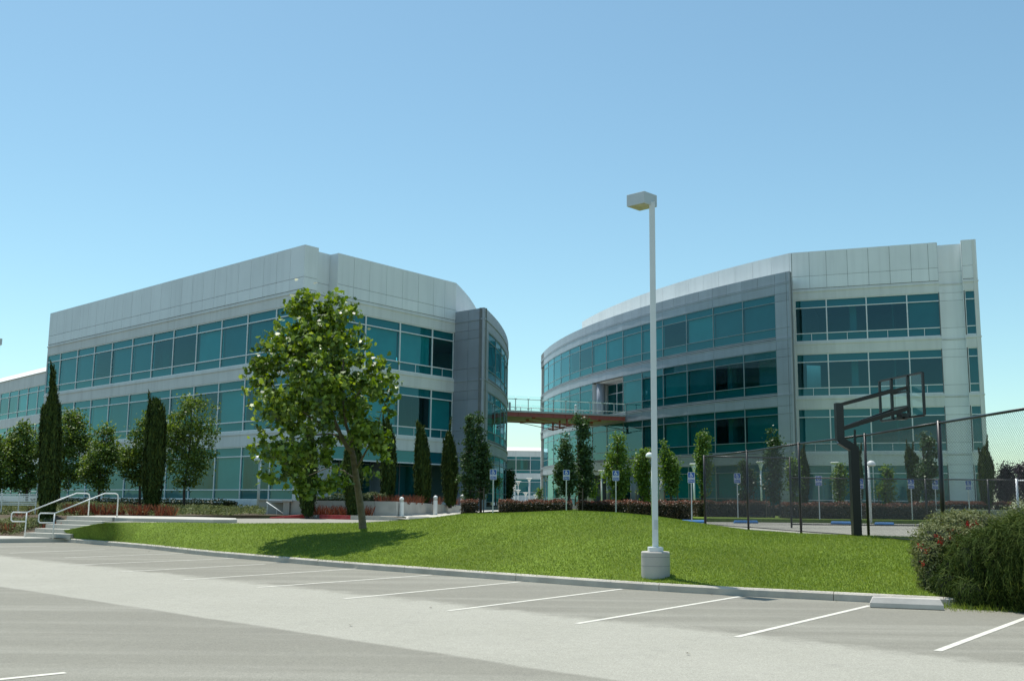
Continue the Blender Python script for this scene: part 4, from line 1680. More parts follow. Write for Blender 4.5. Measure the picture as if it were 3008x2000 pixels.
# corners seen in the photograph: left, near-top, right of the box
zt_ = at(1893.5, 562.5, 20.42).z
zb_ = zt_ - 0.245
cL, cF, cR, cN = gnd(1843.5, 607, zb_), gnd(1895, 595, zb_), gnd(1927.5, 609, zb_), gnd(1876, 621, zb_)
hc = (cL + cF + cR + cN) / 4
a1_ = (cF - cL) + (cR - cN)
w1_ = a1_.length / 2
a1_.normalize()
b1_ = (cF - cR) + (cL - cN)
w2_ = b1_.length / 2
lamp_head(LT, hc.x, hc.y, zb_, zt_, (a1_.x, a1_.y), w1_ / 2, w2_ / 2 * abs(b1_.normalized().dot(Vector((-a1_.y, a1_.x, 0)))))
print('LAMP head', hc, w1_, w2_, 'pole', lx, ly, ztop, zt_)
ar = MB()
ar.tube([(lx, ly, (zb_ + zt_) / 2 - .03), (hc.x, hc.y, (zb_ + zt_) / 2 - .03)], 0.04, 8)
ar.build('arm', M_pole, LT)

# second lamp of the same kind whose head reaches in at the left edge
h2 = at(6, 1004, 40.0)
L2 = copy_tree(LT)
L2['label'] = 'box lamp head poking in at the left edge of the photo, high over the trees'
L2.location = (h2.x - (hc.x - lx) - 0.30, h2.y - (hc.y - ly), lz + h2.z - (zb_ + zt_) / 2)
L2.location.z = 0.12
# its footing stands in the planted bank; raise or stretch the pole only
dz2 = h2.z - (zb_ + zt_) / 2 - (0.12 - lz)
for ch in L2.children:
    if ch.name.startswith(('lamp_head', 'arm')):
        ch.location.z += dz2
    if ch.name.startswith('pole'):
        ch.scale.z = (ztop - lz + dz2) / (ztop - lz)


# ------------------------------------------------------------------ dome lamps
def dome_lamp(px, yb, yt, Y, side, label, r=0.24):
    p = at(px, yb, Y)
    q = at(px, yt, Y)
    t = thing('dome_lamp', (p.x, p.y, p.z), label, 'street lamp', 'white dome-headed pole lamps')
    m1 = MB()
    m1.tube([(p.x, p.y, p.z), (p.x, p.y, q.z - .30)], [0.085, 0.07], 12)
    m1.build('pole', M_pole, t, smooth=True)
    m1 = MB()
    hx = p.x + side * 0.14
    z0 = q.z - .30
    m1.lathe((hx, p.y), [(r, z0)] + [(r * math.cos(a), z0 + .04 + r * math.sin(a) * .98) for a in (0.0, 0.3, 0.6, 0.9, 1.2, 1.45)], 20)
    m1.build('lamp_head', M_whitepaint, t, smooth=True)
    m1 = MB()
    m1.lathe((hx, p.y), [(r * .8, z0 - .03), (r * .8, z0 - .002)], 20)
    m1.build('lens', M_lens, t)
    return t


dome_lamp(757, 1503.5, 1337, 60, -1, 'white dome-headed lamp on a thin pole to the left of the large leafy tree', 0.26)
dome_lamp(1919, 1517, 1322, 46, -1, 'white dome-headed lamp half hidden behind the tall square lamp pole', 0.17)
dome_lamp(2557, 1535, 1348, 49, 1, 'white globe-like dome lamp behind the chain-link fence beside the hoop pole', 0.20)


# ------------------------------------------------------------------ trumpet lamps
def trumpet(px, yt, Y, label, zg=0.93, r=0.31):
    q = at(px, yt, Y)
    t = thing('trumpet_lamp', (q.x, q.y, zg), label, 'path lamp', 'white trumpet-shaped path lamps')
    m1 = MB()
    m1.tube([(q.x, q.y, zg), (q.x, q.y, q.z - .62)], [0.07, 0.06], 10)
    m1.build('pole', M_whitepaint, t, smooth=True)
    m1 = MB()
    m1.lathe((q.x, q.y), [(0.06, q.z - .62), (0.11, q.z - .40), (r * .72, q.z - .10)], 16)
    m1.build('cone', M_whitepaint, t, smooth=True)
    m1 = MB()
    m1.lathe((q.x, q.y), [(r * .9, q.z - .098), (r, q.z - .06), (r, q.z - .02), (r * .8, q.z)], 20)
    m1.build('reflector', M_coping, t)
    return t


for px, yt, Y, r, lab in ((1522.4, 1412.5, 104, .30, 'white trumpet path lamp, tallest of the left cluster in the gap'), (1554.6, 1403.5, 100, .30, 'white trumpet path lamp in the middle of the gap'), (1602.6, 1394.5, 96, .30, 'white trumpet path lamp in front of the left end of the curved grey building'), (1512, 1423, 112, .22, 'small white trumpet path lamp touching the tree in the gap'), (1510.5, 1431, 108, .22, 'small white trumpet path lamp at the left of the gap, second from the tree'), (1522, 1438, 100, .25, 'short white trumpet path lamp under the tallest of the left cluster'), (1544, 1445.5, 98, .24, 'short white trumpet path lamp left of the middle lamp in the gap'), (1574, 1452, 98, .24, 'shortest white trumpet path lamp, right of the middle lamp in the gap'), (1463, 1385, 80, .28, 'white trumpet path lamp just right of the leftmost blue parking sign'), (1767, 1381, 86, .30, 'white trumpet path lamp left of the tree by the second blue sign'), (2038, 1361, 74, .30, 'white trumpet path lamp beside the fourth tree left of the black fence'), (2234, 1355, 73, .31, 'white trumpet path lamp seen through the left part of the chain-link fence'), (2452, 1357, 71, .31, 'white trumpet path lamp seen through the fence left of the hoop pole'), (2698, 1358.5, 68, .28, 'white trumpet path lamp half hidden by the tree right of the hoop pole')):
    if 1500 < px < 1590:
        Y, r = Y * 1.38, r * 1.38
    trumpet(px, yt, Y, lab, r=r)


# ------------------------------------------------------------------ parking signs
def text_mesh(s, size, ext=0.002):
    cu = bpy.data.curves.new('t', 'FONT')
    cu.body = s
    cu.size = size
    cu.extrude = ext
    cu.align_x = 'CENTER'
    cu.align_y = 'CENTER'
    o = bpy.data.objects.new('t', cu)
    C.objects.link(o)
    dg = bpy.context.evaluated_depsgraph_get()
    me = bpy.data.meshes.new_from_object(o.evaluated_get(dg))
    bpy.data.objects.remove(o)
    return me


def sign_proto():
    t = thing('parking_sign', (0, 0, 0), 'x', 'parking sign', 'blue disabled parking signs')
    H = 2.10
    m1 = MB()
    m1.box(-.025, .025, 0.0, .03, 0, H - .02)
    m1.build('post', M_galv, t)
    m1 = MB()
    w_, h_ = .155, .235
    pts_ = []
    for cx__, cz__, a0_ in ((w_ - .03, h_ - .03, 0), (-w_ + .03, h_ - .03, 90), (-w_ + .03, -h_ + .03, 180), (w_ - .03, -h_ + .03, 270)):
        for k in range(4):
            a = math.radians(a0_ + k * 30)
            pts_.append((cx__ + .03 * math.cos(a), H - h_ + cz__ + .03 * math.sin(a)))
    b0 = len(m1.v)
    n = len(pts_)
    m1.v += [(x, -.012, z) for x, z in pts_] + [(x, -.004, z) for x, z in pts_]
    m1.f.append(tuple(range(n)))
    m1.f.append(tuple(n + i for i in reversed(range(n))))
    m1.f += [(i, n + i, n + (i + 1) % n, (i + 1) % n) for i in range(n)]
    m1.m = [0] * len(m1.f)
    pl = m1.build('sign_plate', M_signwhite, t)
    m1 = MB()
    zc_ = H - h_
    m1.poly([(-w_ + .014, -.0135, zc_ + .0), (w_ - .014, -.0135, zc_ + .0), (w_ - .014, -.0135, zc_ + h_ - .014), (-w_ + .014, -.0135, zc_ + h_ - .014)])
    m1.poly([(-w_ + .014, -.0135, zc_ - h_ + .014), (w_ - .014, -.0135, zc_ - h_ + .014), (w_ - .014, -.0135, zc_ - .075), (-w_ + .014, -.0135, zc_ - .075)])
    m1.build('blue_field', M_signblue, pl)
    # wheelchair symbol
    m1 = MB()
    cz = zc_ + h_ * .50
    y = -.016

    def bar(x0, z0, x1, z1, wd):
        d = Vector((x1 - x0, z1 - z0)).normalized()
        nx, nz = -d.y * wd, d.x * wd
        m1.poly([(x0 - nx, y, z0 - nz), (x1 - nx, y, z1 - nz), (x1 + nx, y, z1 + nz), (x0 + nx, y, z0 + nz)])

    def disc(x0, z0, r):
        m1.poly([(x0 + r * math.cos(a), y, z0 + r * math.sin(a)) for a in np.linspace(0, 2 * math.pi, 12, endpoint=False)])

    disc(-.018, cz + .075, .017)
    bar(-.018, cz + .055, -.008, cz - .008, .011)
    bar(-.016, cz + .022, .032, cz + .022, .008)
    bar(-.010, cz - .008, .038, cz - .008, .010)
    bar(.036, cz - .004, .056, cz - .058, .010)
    bar(.052, cz - .058, .072, cz - .050, .008)
    for a in np.linspace(math.radians(110), math.radians(345), 9)[:-1]:
        a2__ = a + math.radians(29.5)
        R1 = .053
        bar(-.008 + R1 * math.cos(a), cz - .03 + R1 * math.sin(a), -.008 + R1 * math.cos(a2__), cz - .03 + R1 * math.sin(a2__), .009)
    m1.build('wheelchair_symbol', M_signwhite, pl)
    for s, zz, mm_ in (('PARKING', zc_ - .038, M_signblue), ('ONLY', zc_ - .148, M_signwhite)):
        me = text_mesh(s, 0.068 if s == 'PARKING' else .095, .0005)
        me.materials.clear()
        me.materials.append(mm_)
        o = bpy.data.objects.new('lettering', me)
        C.objects.link(o)
        o.parent = pl
        o.location = (0, -.0165, zz)
        o.rotation_euler = (math.pi / 2, 0, 0)
    return t


sp0 = sign_proto()
signs = [(1447.5, 1516, 1378, 48, 'blue disabled parking sign furthest left, beside the tall dark tree pair'),
         (1663.5, 1507, 1379.5, 48.8, 'blue disabled parking sign in front of the tall paired trees, second from left'),
         (1809.5, 1509, 1381.5, 49, 'blue disabled parking sign left of the tall lamp pole'),
         (2032.5, 1528, 1386.5, 46.5, 'blue disabled parking sign just left of the black fence corner post'),
         (2168, 1516, 1389.5, 50.5, 'blue disabled parking sign behind the first fence bay beside a small tree'),
         (2408.5, 1529, 1397, 50.8, 'blue disabled parking sign behind the fence over the hedge, left of the hoop pole'),
         (2531, 1530, 1406, 51, 'blue disabled parking sign half hidden by the hoop pole'),
         (2681, 1528, 1407, 52.5, 'blue disabled parking sign behind the fence between the pole lamp and the thick fence post'),
         (2752, 1528, 1409, 53.5, 'blue disabled parking sign hidden mostly by the thick fence post'),
         (2850, 1528, 1411, 54.5, 'blue disabled parking sign above the beige wall, rightmost of the row')]
for i, (px, yb, yt, Y, lab) in enumerate(signs):
    o = sp0 if i == 0 else copy_tree(sp0)
    p, q = at(px, yb, Y), at(px, yt, Y)
    zg = 0.92 if i not in (0, 1, 2) else 0.93
    o.location = (p.x, p.y, q.z - 2.10)
    o.rotation_euler = (0, 0, math.radians(random.uniform(-4, 4)))
    o['label'] = lab

# ------------------------------------------------------------------ wheel stops


def wheel_stop(name, p, q, m, label, w_=0.15, h_=0.12, group=None):
    p, q = Vector(p), Vector(q)
    t = MB()
    d = (q - p)
    L_ = d.length
    d.normalize()
    n = Vector((-d.y, d.x, 0))
    pr = [(-w_ / 2, 0), (w_ / 2, 0), (w_ / 2, h_ * .45), (w_ / 2 - .05, h_), (-w_ / 2 + .05, h_), (-w_ / 2, h_ * .45)]
    b0 = 0
    for s, ins in ((0.0, 0), (0.0, 1), (L_, 1), (L_, 0)):
        pass
    for s in (0, L_):
        sg = 1 if s == 0 else -1
        for o_, z_ in pr:
            c = p + d * (s + sg * (0.05 if z_ > h_ * .6 else 0)) + n * o_
            t.v.append((c.x, c.y, p.z + z_))
    k = len(pr)
    t.f.append(tuple(reversed(range(k))))
    t.f.append(tuple(k + i for i in range(k)))
    for i in range(k):
        j = (i + 1) % k
        t.f.append((i, j, k + j, k + i))
    t.m = [0] * len(t.f)
    mid = (p + q) / 2
    o = t.build(name, m, loc=(mid.x, mid.y, p.z))
    bevel(o, 0.012)
    return tag(o, label, 'wheel stop', group)


wp0, wp1 = gnd(2557, 1784, 0), gnd(2772, 1793, 0)
dd = (wp1 - wp0).normalized()
M_stop = mat('cast_concrete', (0.56, 0.52, 0.475), rough=.9, noise=.08, nscale=5, bump=.1, bscale=60)
wheel_stop('wheel_stop', wp0 + Vector((.02, .09, .003)), wp1 + Vector((.05, .11, .003)), M_stop, 'long grey concrete wheel stop in the nearest stall beside the big shrub', 0.17, 0.165, 'wheel stops')
Zs = Z_UP - .016
blues = [((1330, 1524), (1376, 1521.5), 'short piece of blue wheel stop showing over the lawn crest, left of the hedge'), ((2000, 1534.5), (2072, 1535.5), 'blue wheel stop touching the left corner post of the black fence'), ((2156, 1536), (2226, 1536.5), 'blue wheel stop behind the first bay of the black fence'), ((2440, 1538.5), (2502, 1539.5), 'blue wheel stop behind the fence directly left of the hoop pole'), ((2568, 1541.5), (2628, 1542.5), 'blue wheel stop right of the hoop pole'), ((2747, 1544), (2790, 1545), 'blue wheel stop right of the thick fence post, partly behind the flowering shrub')]
for a, b__, lab in blues:
    p, q = gnd(*a, Zs), gnd(*b__, Zs)
    wheel_stop('wheel_stop', p, q, M_bluepaint, lab, 0.16, 0.13, 'wheel stops')
p, q = gnd(1198, 1526, .85), gnd(1262, 1526, .85)
wheel_stop('wheel_stop', p, q, M_kerb, 'grey wheel stop on the driveway by the bollard path', 0.16, 0.13, 'wheel stops')

# ------------------------------------------------------------------ steps and handrails
st = MB()
o_ = Vector((-17.85, 39.15, 0))
wd_ = Vector((.89, -.46, 0))
as_ = Vector((.46, .89, 0))
for k in range(5):
    z0 = 0.15 + k * 0.146
    z1 = z0 + 0.146
    a_ = o_ + as_ * (0.46 * k)
    b_ = o_ + as_ * (0.46 * 5 + .35)
    p = [a_, a_ + wd_ * 2.45, b_ + wd_ * 2.45, b_]
    st.hexa([(v.x, v.y, z0 if k else 0.1) for v in p] + [(v.x, v.y, z1 - (0.002 if k == 4 else 0)) for v in p])
tag(bevel(st.build('concrete_steps', M_path, loc=(-16.5, 40, .15)), 0.008), 'short flight of pale concrete steps at the left end of the lawn', 'steps')


def handrail(base, label):
    t = thing('handrail', base, label, 'handrail', 'white tubular stair handrails')
    a = Vector((.46, .89, 0)).normalized()
    b0 = Vector(base)
    top = 0.88
    run = 2.15
    rise = 0.72
    P0 = b0 + Vector((0, 0, top))
    ext = -a * 0.30 - wd_ * 0.42
    ex = ext
    pts_ = [b0 + Vector((0, 0, top - .33)), b0 + ex * .9 + Vector((0, 0, top - .33)), b0 + ex + Vector((0, 0, top - .27)), b0 + ex + Vector((0, 0, top - .06)), b0 + ex * .9 + Vector((0, 0, top)), P0]
    m1 = MB()
    m1.tube(pts_, 0.024, 8)
    m1.build('end_loop', M_whitepaint, t, smooth=True)
    m1 = MB()
    m1.tube([b0, P0], 0.024, 8)
    m1.build('post', M_whitepaint, t, smooth=True)
    P1_ = P0 + a * run + Vector((0, 0, rise))
    P2_ = P1_ + a * 0.5
    P3_ = P2_ + a * .09 + Vector((0, 0, -.03))
    P4_ = P2_ + a * .13 + Vector((0, 0, -.12))
    P5_ = Vector((P4_.x, P4_.y, 0.86))
    m1 = MB()
    m1.tube([P0, P1_, P2_, P3_, P4_, P5_], 0.024, 8)
    m1.build('rail', M_whitepaint, t, smooth=True)


ra = at(73, 1573, 38.9)
rb_ = at(155, 1579, 37.3)
handrail((ra.x, ra.y, 0.15), 'white tubular handrail on the left side of the concrete steps')
handrail((rb_.x, rb_.y, 0.15), 'white tubular handrail on the right side of the concrete steps next to the lawn')

# ------------------------------------------------------------------ planter wall, red kerb
wq = thing('retaining_wall', (-8, 48.6, .85), 'long low concrete planter wall behind the red kerb, receding to the right', 'wall')


def wall_run(p, q, zb0, zt0, zb1, zt1, n, th=0.3):
    m1 = MB()
    p, q = Vector((*p, 0)), Vector((*q, 0))
    d = (q - p)
    L_ = d.length
    d.normalize()
    nn = Vector((-d.y, d.x, 0)) * th
    for k in range(n):
        t0 = k / n + (0.012 / L_ if k else 0)
        t1 = (k + 1) / n
        a, b = p + d * (L_ * t0), p + d * (L_ * t1)
        za, zb = zb0 + (zb1 - zb0) * t0, zb0 + (zb1 - zb0) * t1
        ta, tb = zt0 + (zt1 - zt0) * t0, zt0 + (zt1 - zt0) * t1
        m1.hexa([(a.x, a.y, za - .1), (b.x, b.y, zb - .1), (b.x + nn.x, b.y + nn.y, zb - .1), (a.x + nn.x, a.y + nn.y, za - .1), (a.x, a.y, ta), (b.x, b.y, tb), (b.x + nn.x, b.y + nn.y, tb), (a.x + nn.x, a.y + nn.y, ta)])
    return m1


Mwall = mat('board_concrete', (0.47, 0.455, 0.42), rough=0.9, noise=0.12, nscale=1.5, bump=0.2, bscale=40, color2=(0.36, 0.35, 0.32), c2scale=2.5, c2amt=0.4)
wall_run((-10.05, 48.6), (-5.25, 48.6), .85, 1.56, .85, 1.56, 5).build('wall_face', Mwall, wq)
wall_run((-5.22, 48.6), (-2.75, 60.2), .85, 1.56, 1.0, 1.36, 8).build('wall_face', Mwall, wq)
m1 = MB()
m1.box(-10.36, -10.08, 48.45, 48.95, .8, 1.5)
m1.box(-10.42, -9.95, 48.38, 49.0, 1.5, 1.57)
m1.build('pier', Mwall, wq)
w2q = thing('retaining_wall', (-11, 50.5, .85), 'short shaded concrete wall at the left end of the planter, with a sloping handrail', 'wall')
wall_run((-11.95, 50.4), (-10.4, 50.4), .8, 1.55, .8, 1.55, 1).build('wall_face', Mwall, w2q)
m1 = MB()
m1.box(-12.0, -11.6, 50.3, 50.75, 1.55, 1.60)
m1.build('coping', Mwall, w2q)
hr = thing('handrail', (-11.0, 49.7, .85), 'thin sloping white handrail against the short concrete wall by the red kerb', 'handrail')
p, q = at(783, 1474, 49.8), at(838, 1512, 49.2)
m1 = MB()
m1.tube([tuple(p), tuple(q)], .022, 8)
m1.build('rail', M_whitepaint, hr, smooth=True)
m1 = MB()
for t_ in (.05, .55, .97):
    c_ = p + (q - p) * t_
    m1.tube([(c_.x, c_.y, .80), tuple(c_)], .018, 6)
m1.build('post', M_whitepaint, hr)

kr = MB()
mats_i = [0, 1, 0, 1, 1]
for k in range(5):
    kr.mi = [0, 1, 0, 2, 2][k]
    p, q = rk[k].copy(), rk[k + 1].copy()
    d = (q - p).normalized()
    n = Vector((-d.y, d.x, 0)) * .16
    h0, h1 = (0.03 if k == 0 else .16), .16
    if k == 4:
        h1 = .07
    kr.hexa([(p.x, p.y, Z_UP - .05), (q.x, q.y, Z_UP - .05), (q.x + n.x, q.y + n.y, Z_UP - .05), (p.x + n.x, p.y + n.y, Z_UP - .05), (p.x, p.y, Z_UP + h0), (q.x, q.y, Z_UP + h1), (q.x + n.x, q.y + n.y, Z_UP + h1), (p.x + n.x, p.y + n.y, Z_UP + h0)])
M_fade = mat('worn_red_paint', (0.17, 0.13, 0.13), rough=.8, noise=.2, nscale=8)
ko = kr.build('fire_lane_kerb', [M_redpaint, M_fade, M_kerb], loc=tuple(rk[1]))
tag(ko, 'kerb painted red with faded fire lane lettering in front of the planter wall', 'kerb')
me = text_mesh('FIRE LANE', 0.155, .003)
me.materials.clear()
me.materials.append(M_signwhite)
to = bpy.data.objects.new('lettering', me)
C.objects.link(to)
to.parent = ko
dk_ = (rk[2] - rk[1])
to.rotation_euler = (math.pi / 2, 0, math.atan2(dk_.y, dk_.x))
nfr = Vector((dk_.y, -dk_.x, 0)).normalized()
to.location = (dk_ / 2 + nfr * .006) + Vector((0, 0, .085))
to.scale = (0.78, 1, 1)

# beige wall and louvred screen
bwl = at(2728, 1522, 56)
bwr = at(3060, 1526, 56)
m1 = MB()
m1.box(bwl.x, bwr.x, 56, 56.3, 0.7, at(2800, 1499, 56).z)
o = m1.build('garden_wall', M_beige, loc=(bwl.x, 56, .9))
tag(o, 'low beige wall at the foot of the right building, seen through the fence', 'wall')
m1 = MB()
m1.box(bwl.x - .05, bwr.x, 55.95, 56.35, at(2800, 1499, 56).z, at(2800, 1497, 56).z + .03)
oc = m1.build('coping', M_path, o)
sc_ = thing('louvred_screen', (-22, 47, .95), 'white horizontal slat screen at the far left edge under the trees', 'screen')
p, q = at(-80, 1482, 43.5), at(107, 1480, 43.5)
for k in range(7):
    m1 = MB()
    z = p.z + .0 + k * .07
    m1.box(p.x, q.x, 43.5, 43.52, z, z + .04)
    m1.build('slat', M_whitepaint, sc_)
for k in range(5):
    m1 = MB()
    x = q.x - .03 - k * .7
    m1.box(x - .03, x, 43.521, 43.56, p.z - .5, p.z + .49)
    m1.build('post', M_whitepaint, sc_)

# ------------------------------------------------------------------ chain-link fence round the court
ZC = 0.80
k_ht = 1.75 * 3080


def fence_pt(px, ytop):
    hz_ = 1473.4 + (px - 1504) * 0.0108
    Y = k_ht / (hz_ - ytop)
    P = at(px, ytop, Y)
    return Vector((P.x, P.y, 0))


fp = [fence_pt(2068.5, 1342), fence_pt(2193.5, 1327.5), fence_pt(2345.5, 1305), fence_pt(2540, 1279.8), fence_pt(2757, 1243.8)]
d = fp[-1] - fp[-2]
fp.append(fp[-1] + d)
fp.append(fp[-1] + d)
FT = CAMH + 1.75
FN = thing('chain_link_fence', (fp[0].x, fp[0].y, ZC), 'tall black chain-link fence running towards the viewer past the hoop pole', 'fence')


def chain(parent, p, q, z0, z1, pitch=0.062, r=0.0023, mm=None):
    """diamond wire mesh between p and q"""
    d = (q - p)
    L_ = d.length
    d.normalize()
    n = Vector((-d.y, d.x, 0))
    H = z1 - z0
    step = pitch * 1.12
    V = []
    ks = int((L_ + H) / step) + 2
    for sgn in (1, -1):
        off = n * (r * .9 * sgn)
        for k in range(ks):
            s0_ = -H + k * step
            # wire from (s0,0) to (s0+H,H) for sgn 1, mirrored otherwise
            a0_, h0_ = s0_, 0.0
            a1__, h1_ = s0_ + H, H
            if a0_ < 0:
                h0_ = -a0_
                a0_ = 0
            if a1__ > L_:
                h1_ = H - (a1__ - L_)
                a1__ = L_
            if h1_ - h0_ < .02:
                continue
            if sgn < 0:
                h0_, h1_ = H - h0_, H - h1_
            A_ = p + d * a0_ + off + Vector((0, 0, z0 + h0_))
            B_ = p + d * a1__ + off + Vector((0, 0, z0 + h1_))
            dr_ = (B_ - A_).normalized()
            u = n * r
            w = dr_.cross(n) * r
            q4 = [u, w, -u, -w]
            for j in range(4):
                c0_, c1_ = q4[j], q4[(j + 1) % 4]
                V.append([tuple(A_ + c0_), tuple(A_ + c1_), tuple(B_ + c1_), tuple(B_ + c0_)])
    V = np.array(V) - np.array(origin(parent))
    return fast_mesh('wire_mesh', V, 4, mm or M_vinyl, parent)


for k in range(len(fp)):
    m1 = MB()
    m1.tube([(fp[k].x, fp[k].y, ZC - .3), (fp[k].x, fp[k].y, FT + .04)], 0.048 if k in (0, 4) else .036, 10)
    m1.build('post', M_black, FN, smooth=True)
for k in range(len(fp) - 1):
    for z_, r_, nm_ in ((FT - .01, .027, 'top_rail'), (ZC + .06, .012, 'tension_wire')):
        m1 = MB()
        m1.tube([(fp[k].x, fp[k].y, z_), (fp[k + 1].x, fp[k + 1].y, z_)], r_, 8)
        m1.build(nm_, M_black, FN, smooth=True)
    chain(FN, fp[k], fp[k + 1], ZC + .04, FT - .02)
# left end side and far side of the enclosure
p695 = fence_pt(2319.5, 1346)
m1 = MB()
m1.tube([(p695.x, p695.y, ZC - .3), (p695.x, p695.y, FT + .03)], .036, 10)
m1.build('post', M_black, FN, smooth=True)
m1 = MB()
m1.tube([(fp[0].x, fp[0].y, FT - .01), (p695.x, p695.y, FT - .01)], .027, 8)
m1.build('top_rail', M_black, FN, smooth=True)
chain(FN, fp[0], p695, ZC + .04, FT - .02)

F2 = thing('chain_link_fence', (p695.x, p695.y, ZC), 'lower black chain-link fence behind the court, running level to the right', 'fence')
Y2 = p695.y
z2t = at(2720, 1407, Y2).z
posts2 = [p695.copy()]
for px in (2721, 2905, 3090):
    P = at(px, 1480, Y2)
    posts2.append(Vector((P.x, Y2, 0)))
for k in range(1, len(posts2)):
    a, b = posts2[k - 1], posts2[k]
    m1 = MB()
    m1.tube([(b.x, b.y, ZC - .3), (b.x, b.y, z2t + .02)], .036, 10)
    m1.build('post', M_black, F2, smooth=True)
    for z_, nm_ in ((z2t, 'top_rail'), (ZC + .09, 'bottom_rail')):
        m1 = MB()
        m1.tube([(a.x, a.y, z_), (b.x, b.y, z_)], .022, 8)
        m1.build(nm_, M_black, F2, smooth=True)
    chain(F2, a, b, ZC + .05, z2t - .01, r=.0026)
# galvanised gate post at the right
gpst = at(2990, 1478, 36)
G2 = thing('gate_frame', (gpst.x, 36, ZC), 'galvanised steel gate post and rail behind the shrub at the right edge', 'gate')
m1 = MB()
m1.tube([(gpst.x, 36, ZC), (gpst.x, 36, at(2990, 1405, 36).z)], .04, 10)
m1.build('post', M_galv, G2, smooth=True)
m1 = MB()
zr = at(2990, 1411, 36).z
m1.tube([(gpst.x + .04, 36, zr), (gpst.x + 3, 36, zr)], .025, 8)
m1.build('rail', M_galv, G2, smooth=True)

# ------------------------------------------------------------------ basketball hoop stand
YP = 26.0
HB = thing('basketball_stand', tuple(at(2517, 1573, YP)), 'black gooseneck basketball pole with a clear framed backboard and no rim', 'basketball stand')


def sq(mb, P, Q, hw, nrm=None):
    """square bar between P and Q"""
    P, Q = Vector(P), Vector(Q)
    d = (Q - P).normalized()
    ref = Vector((0, 1, 0)) if nrm is None else nrm
    u = (ref - d * ref.dot(d)).normalized()
    v = d.cross(u)
    r_ = [(-1, -1), (1, -1), (1, 1), (-1, 1)]
    mb.hexa([tuple(P + u * (a * hw) + v * (b * hw)) for a, b in r_] + [tuple(Q + u * (a * hw) + v * (b * hw)) for a, b in r_])


m1 = MB()
pA = at(2517, 1577, YP)
pB = at(2504, 1312, YP)
sq(m1, (pA.x, YP, pA.z - .2), (pA.x, YP, pB.z), .10)
m1.build('pole', M_black, HB)
m1 = MB()
pC = at(2467, 1290, YP)
sq(m1, (pA.x + .02, YP, pB.z - .06), (pC.x - .01, YP, pC.z - .02), .095)
m1.build('pole_elbow', M_black, HB)
m1 = MB()
pT = at(2463, 1184, YP)
sq(m1, (pC.x, YP, pC.z - .04), (pC.x, YP, pT.z), .092)
m1.build('upper_mast', M_black, HB)
# backboard plane through four surveyed corners
YR, YL = 25.0, 26.9
cTR, cBR = at(2711, 1091, YR), at(2714.5, 1218, YR)
cTL, cBL = at(2584, 1122, YL), at(2587.5, 1237.5, YL)
zT, zBm = (cTR.z + cTL.z) / 2, (cBR.z + cBL.z) / 2
bl0, br0 = Vector(((cTL.x + cBL.x) / 2, YL, 0)), Vector(((cTR.x + cBR.x) / 2, YR, 0))
ud = (br0 - bl0).normalized()
nb_ = Vector((ud.y, -ud.x, 0))
if nb_.x > 0:
    nb_ = -nb_
L_ = (br0 - bl0).length
BB = None
m1 = MB()
m1.poly([(bl0.x, bl0.y, zBm), (br0.x, br0.y, zBm), (br0.x, br0.y, zT), (bl0.x, bl0.y, zT)])
BB = m1.build('backboard', M_clear, HB)
m1 = MB()


def bbp(s, z, o=0.0):
    c = bl0 + ud * (s * L_) + nb_ * o
    return (c.x, c.y, z)


hb2 = .026
zh = zT - zBm
sq(m1, bbp(0, zBm), bbp(0, zT), hb2, nb_)
sq(m1, bbp(1, zBm), bbp(1, zT), hb2, nb_)
sq(m1, bbp(0.015, zT), bbp(.985, zT), hb2 - .002, nb_)
sq(m1, bbp(0.015, zBm), bbp(.985, zBm), hb2 - .002, nb_)
m1.build('frame', M_black, BB)
m1 = MB()
for s in (.31, .69):
    sq(m1, bbp(s, zBm, .03), bbp(s, zT, .03), .03, nb_)
sq(m1, bbp(.31, zBm + zh * .26, .03), bbp(.69, zBm + zh * .26, .03), .024, nb_)
sq(m1, bbp(.31, zBm + zh * .62, .03), bbp(.69, zBm + zh * .62, .03), .022, nb_)
m1.build('brace', M_black, BB)
m1 = MB()
c_ = bbp(.5, 0, .0)
m1.obox((c_[0] - .0, c_[1]), (ud.x, ud.y), .13, .07, zBm - .04, zBm + .12)
m1.build('rim_bracket', M_black, BB)
for zz0, zz1, w_ in ((at(2470, 1187, YP).z, zBm + zh * .70, .042), (at(2470, 1258, YP).z, zBm + zh * .20, .05)):
    for s in (.31, .69):
        m1 = MB()
        e1 = bbp(s, zz1, .06)
        sq(m1, (pC.x + .09, YP + (0.05 if s < .5 else -.05), zz0), e1, w_)
        m1.build('arm', M_black, HB)
m1 = MB()
s0p = at(2511, 1312, YP)
s1p = at(2511, 1262, YP)
sq(m1, (s0p.x, YP, s0p.z), (s1p.x, YP, s1p.z), .022)
m1.build('strut', M_black, HB)


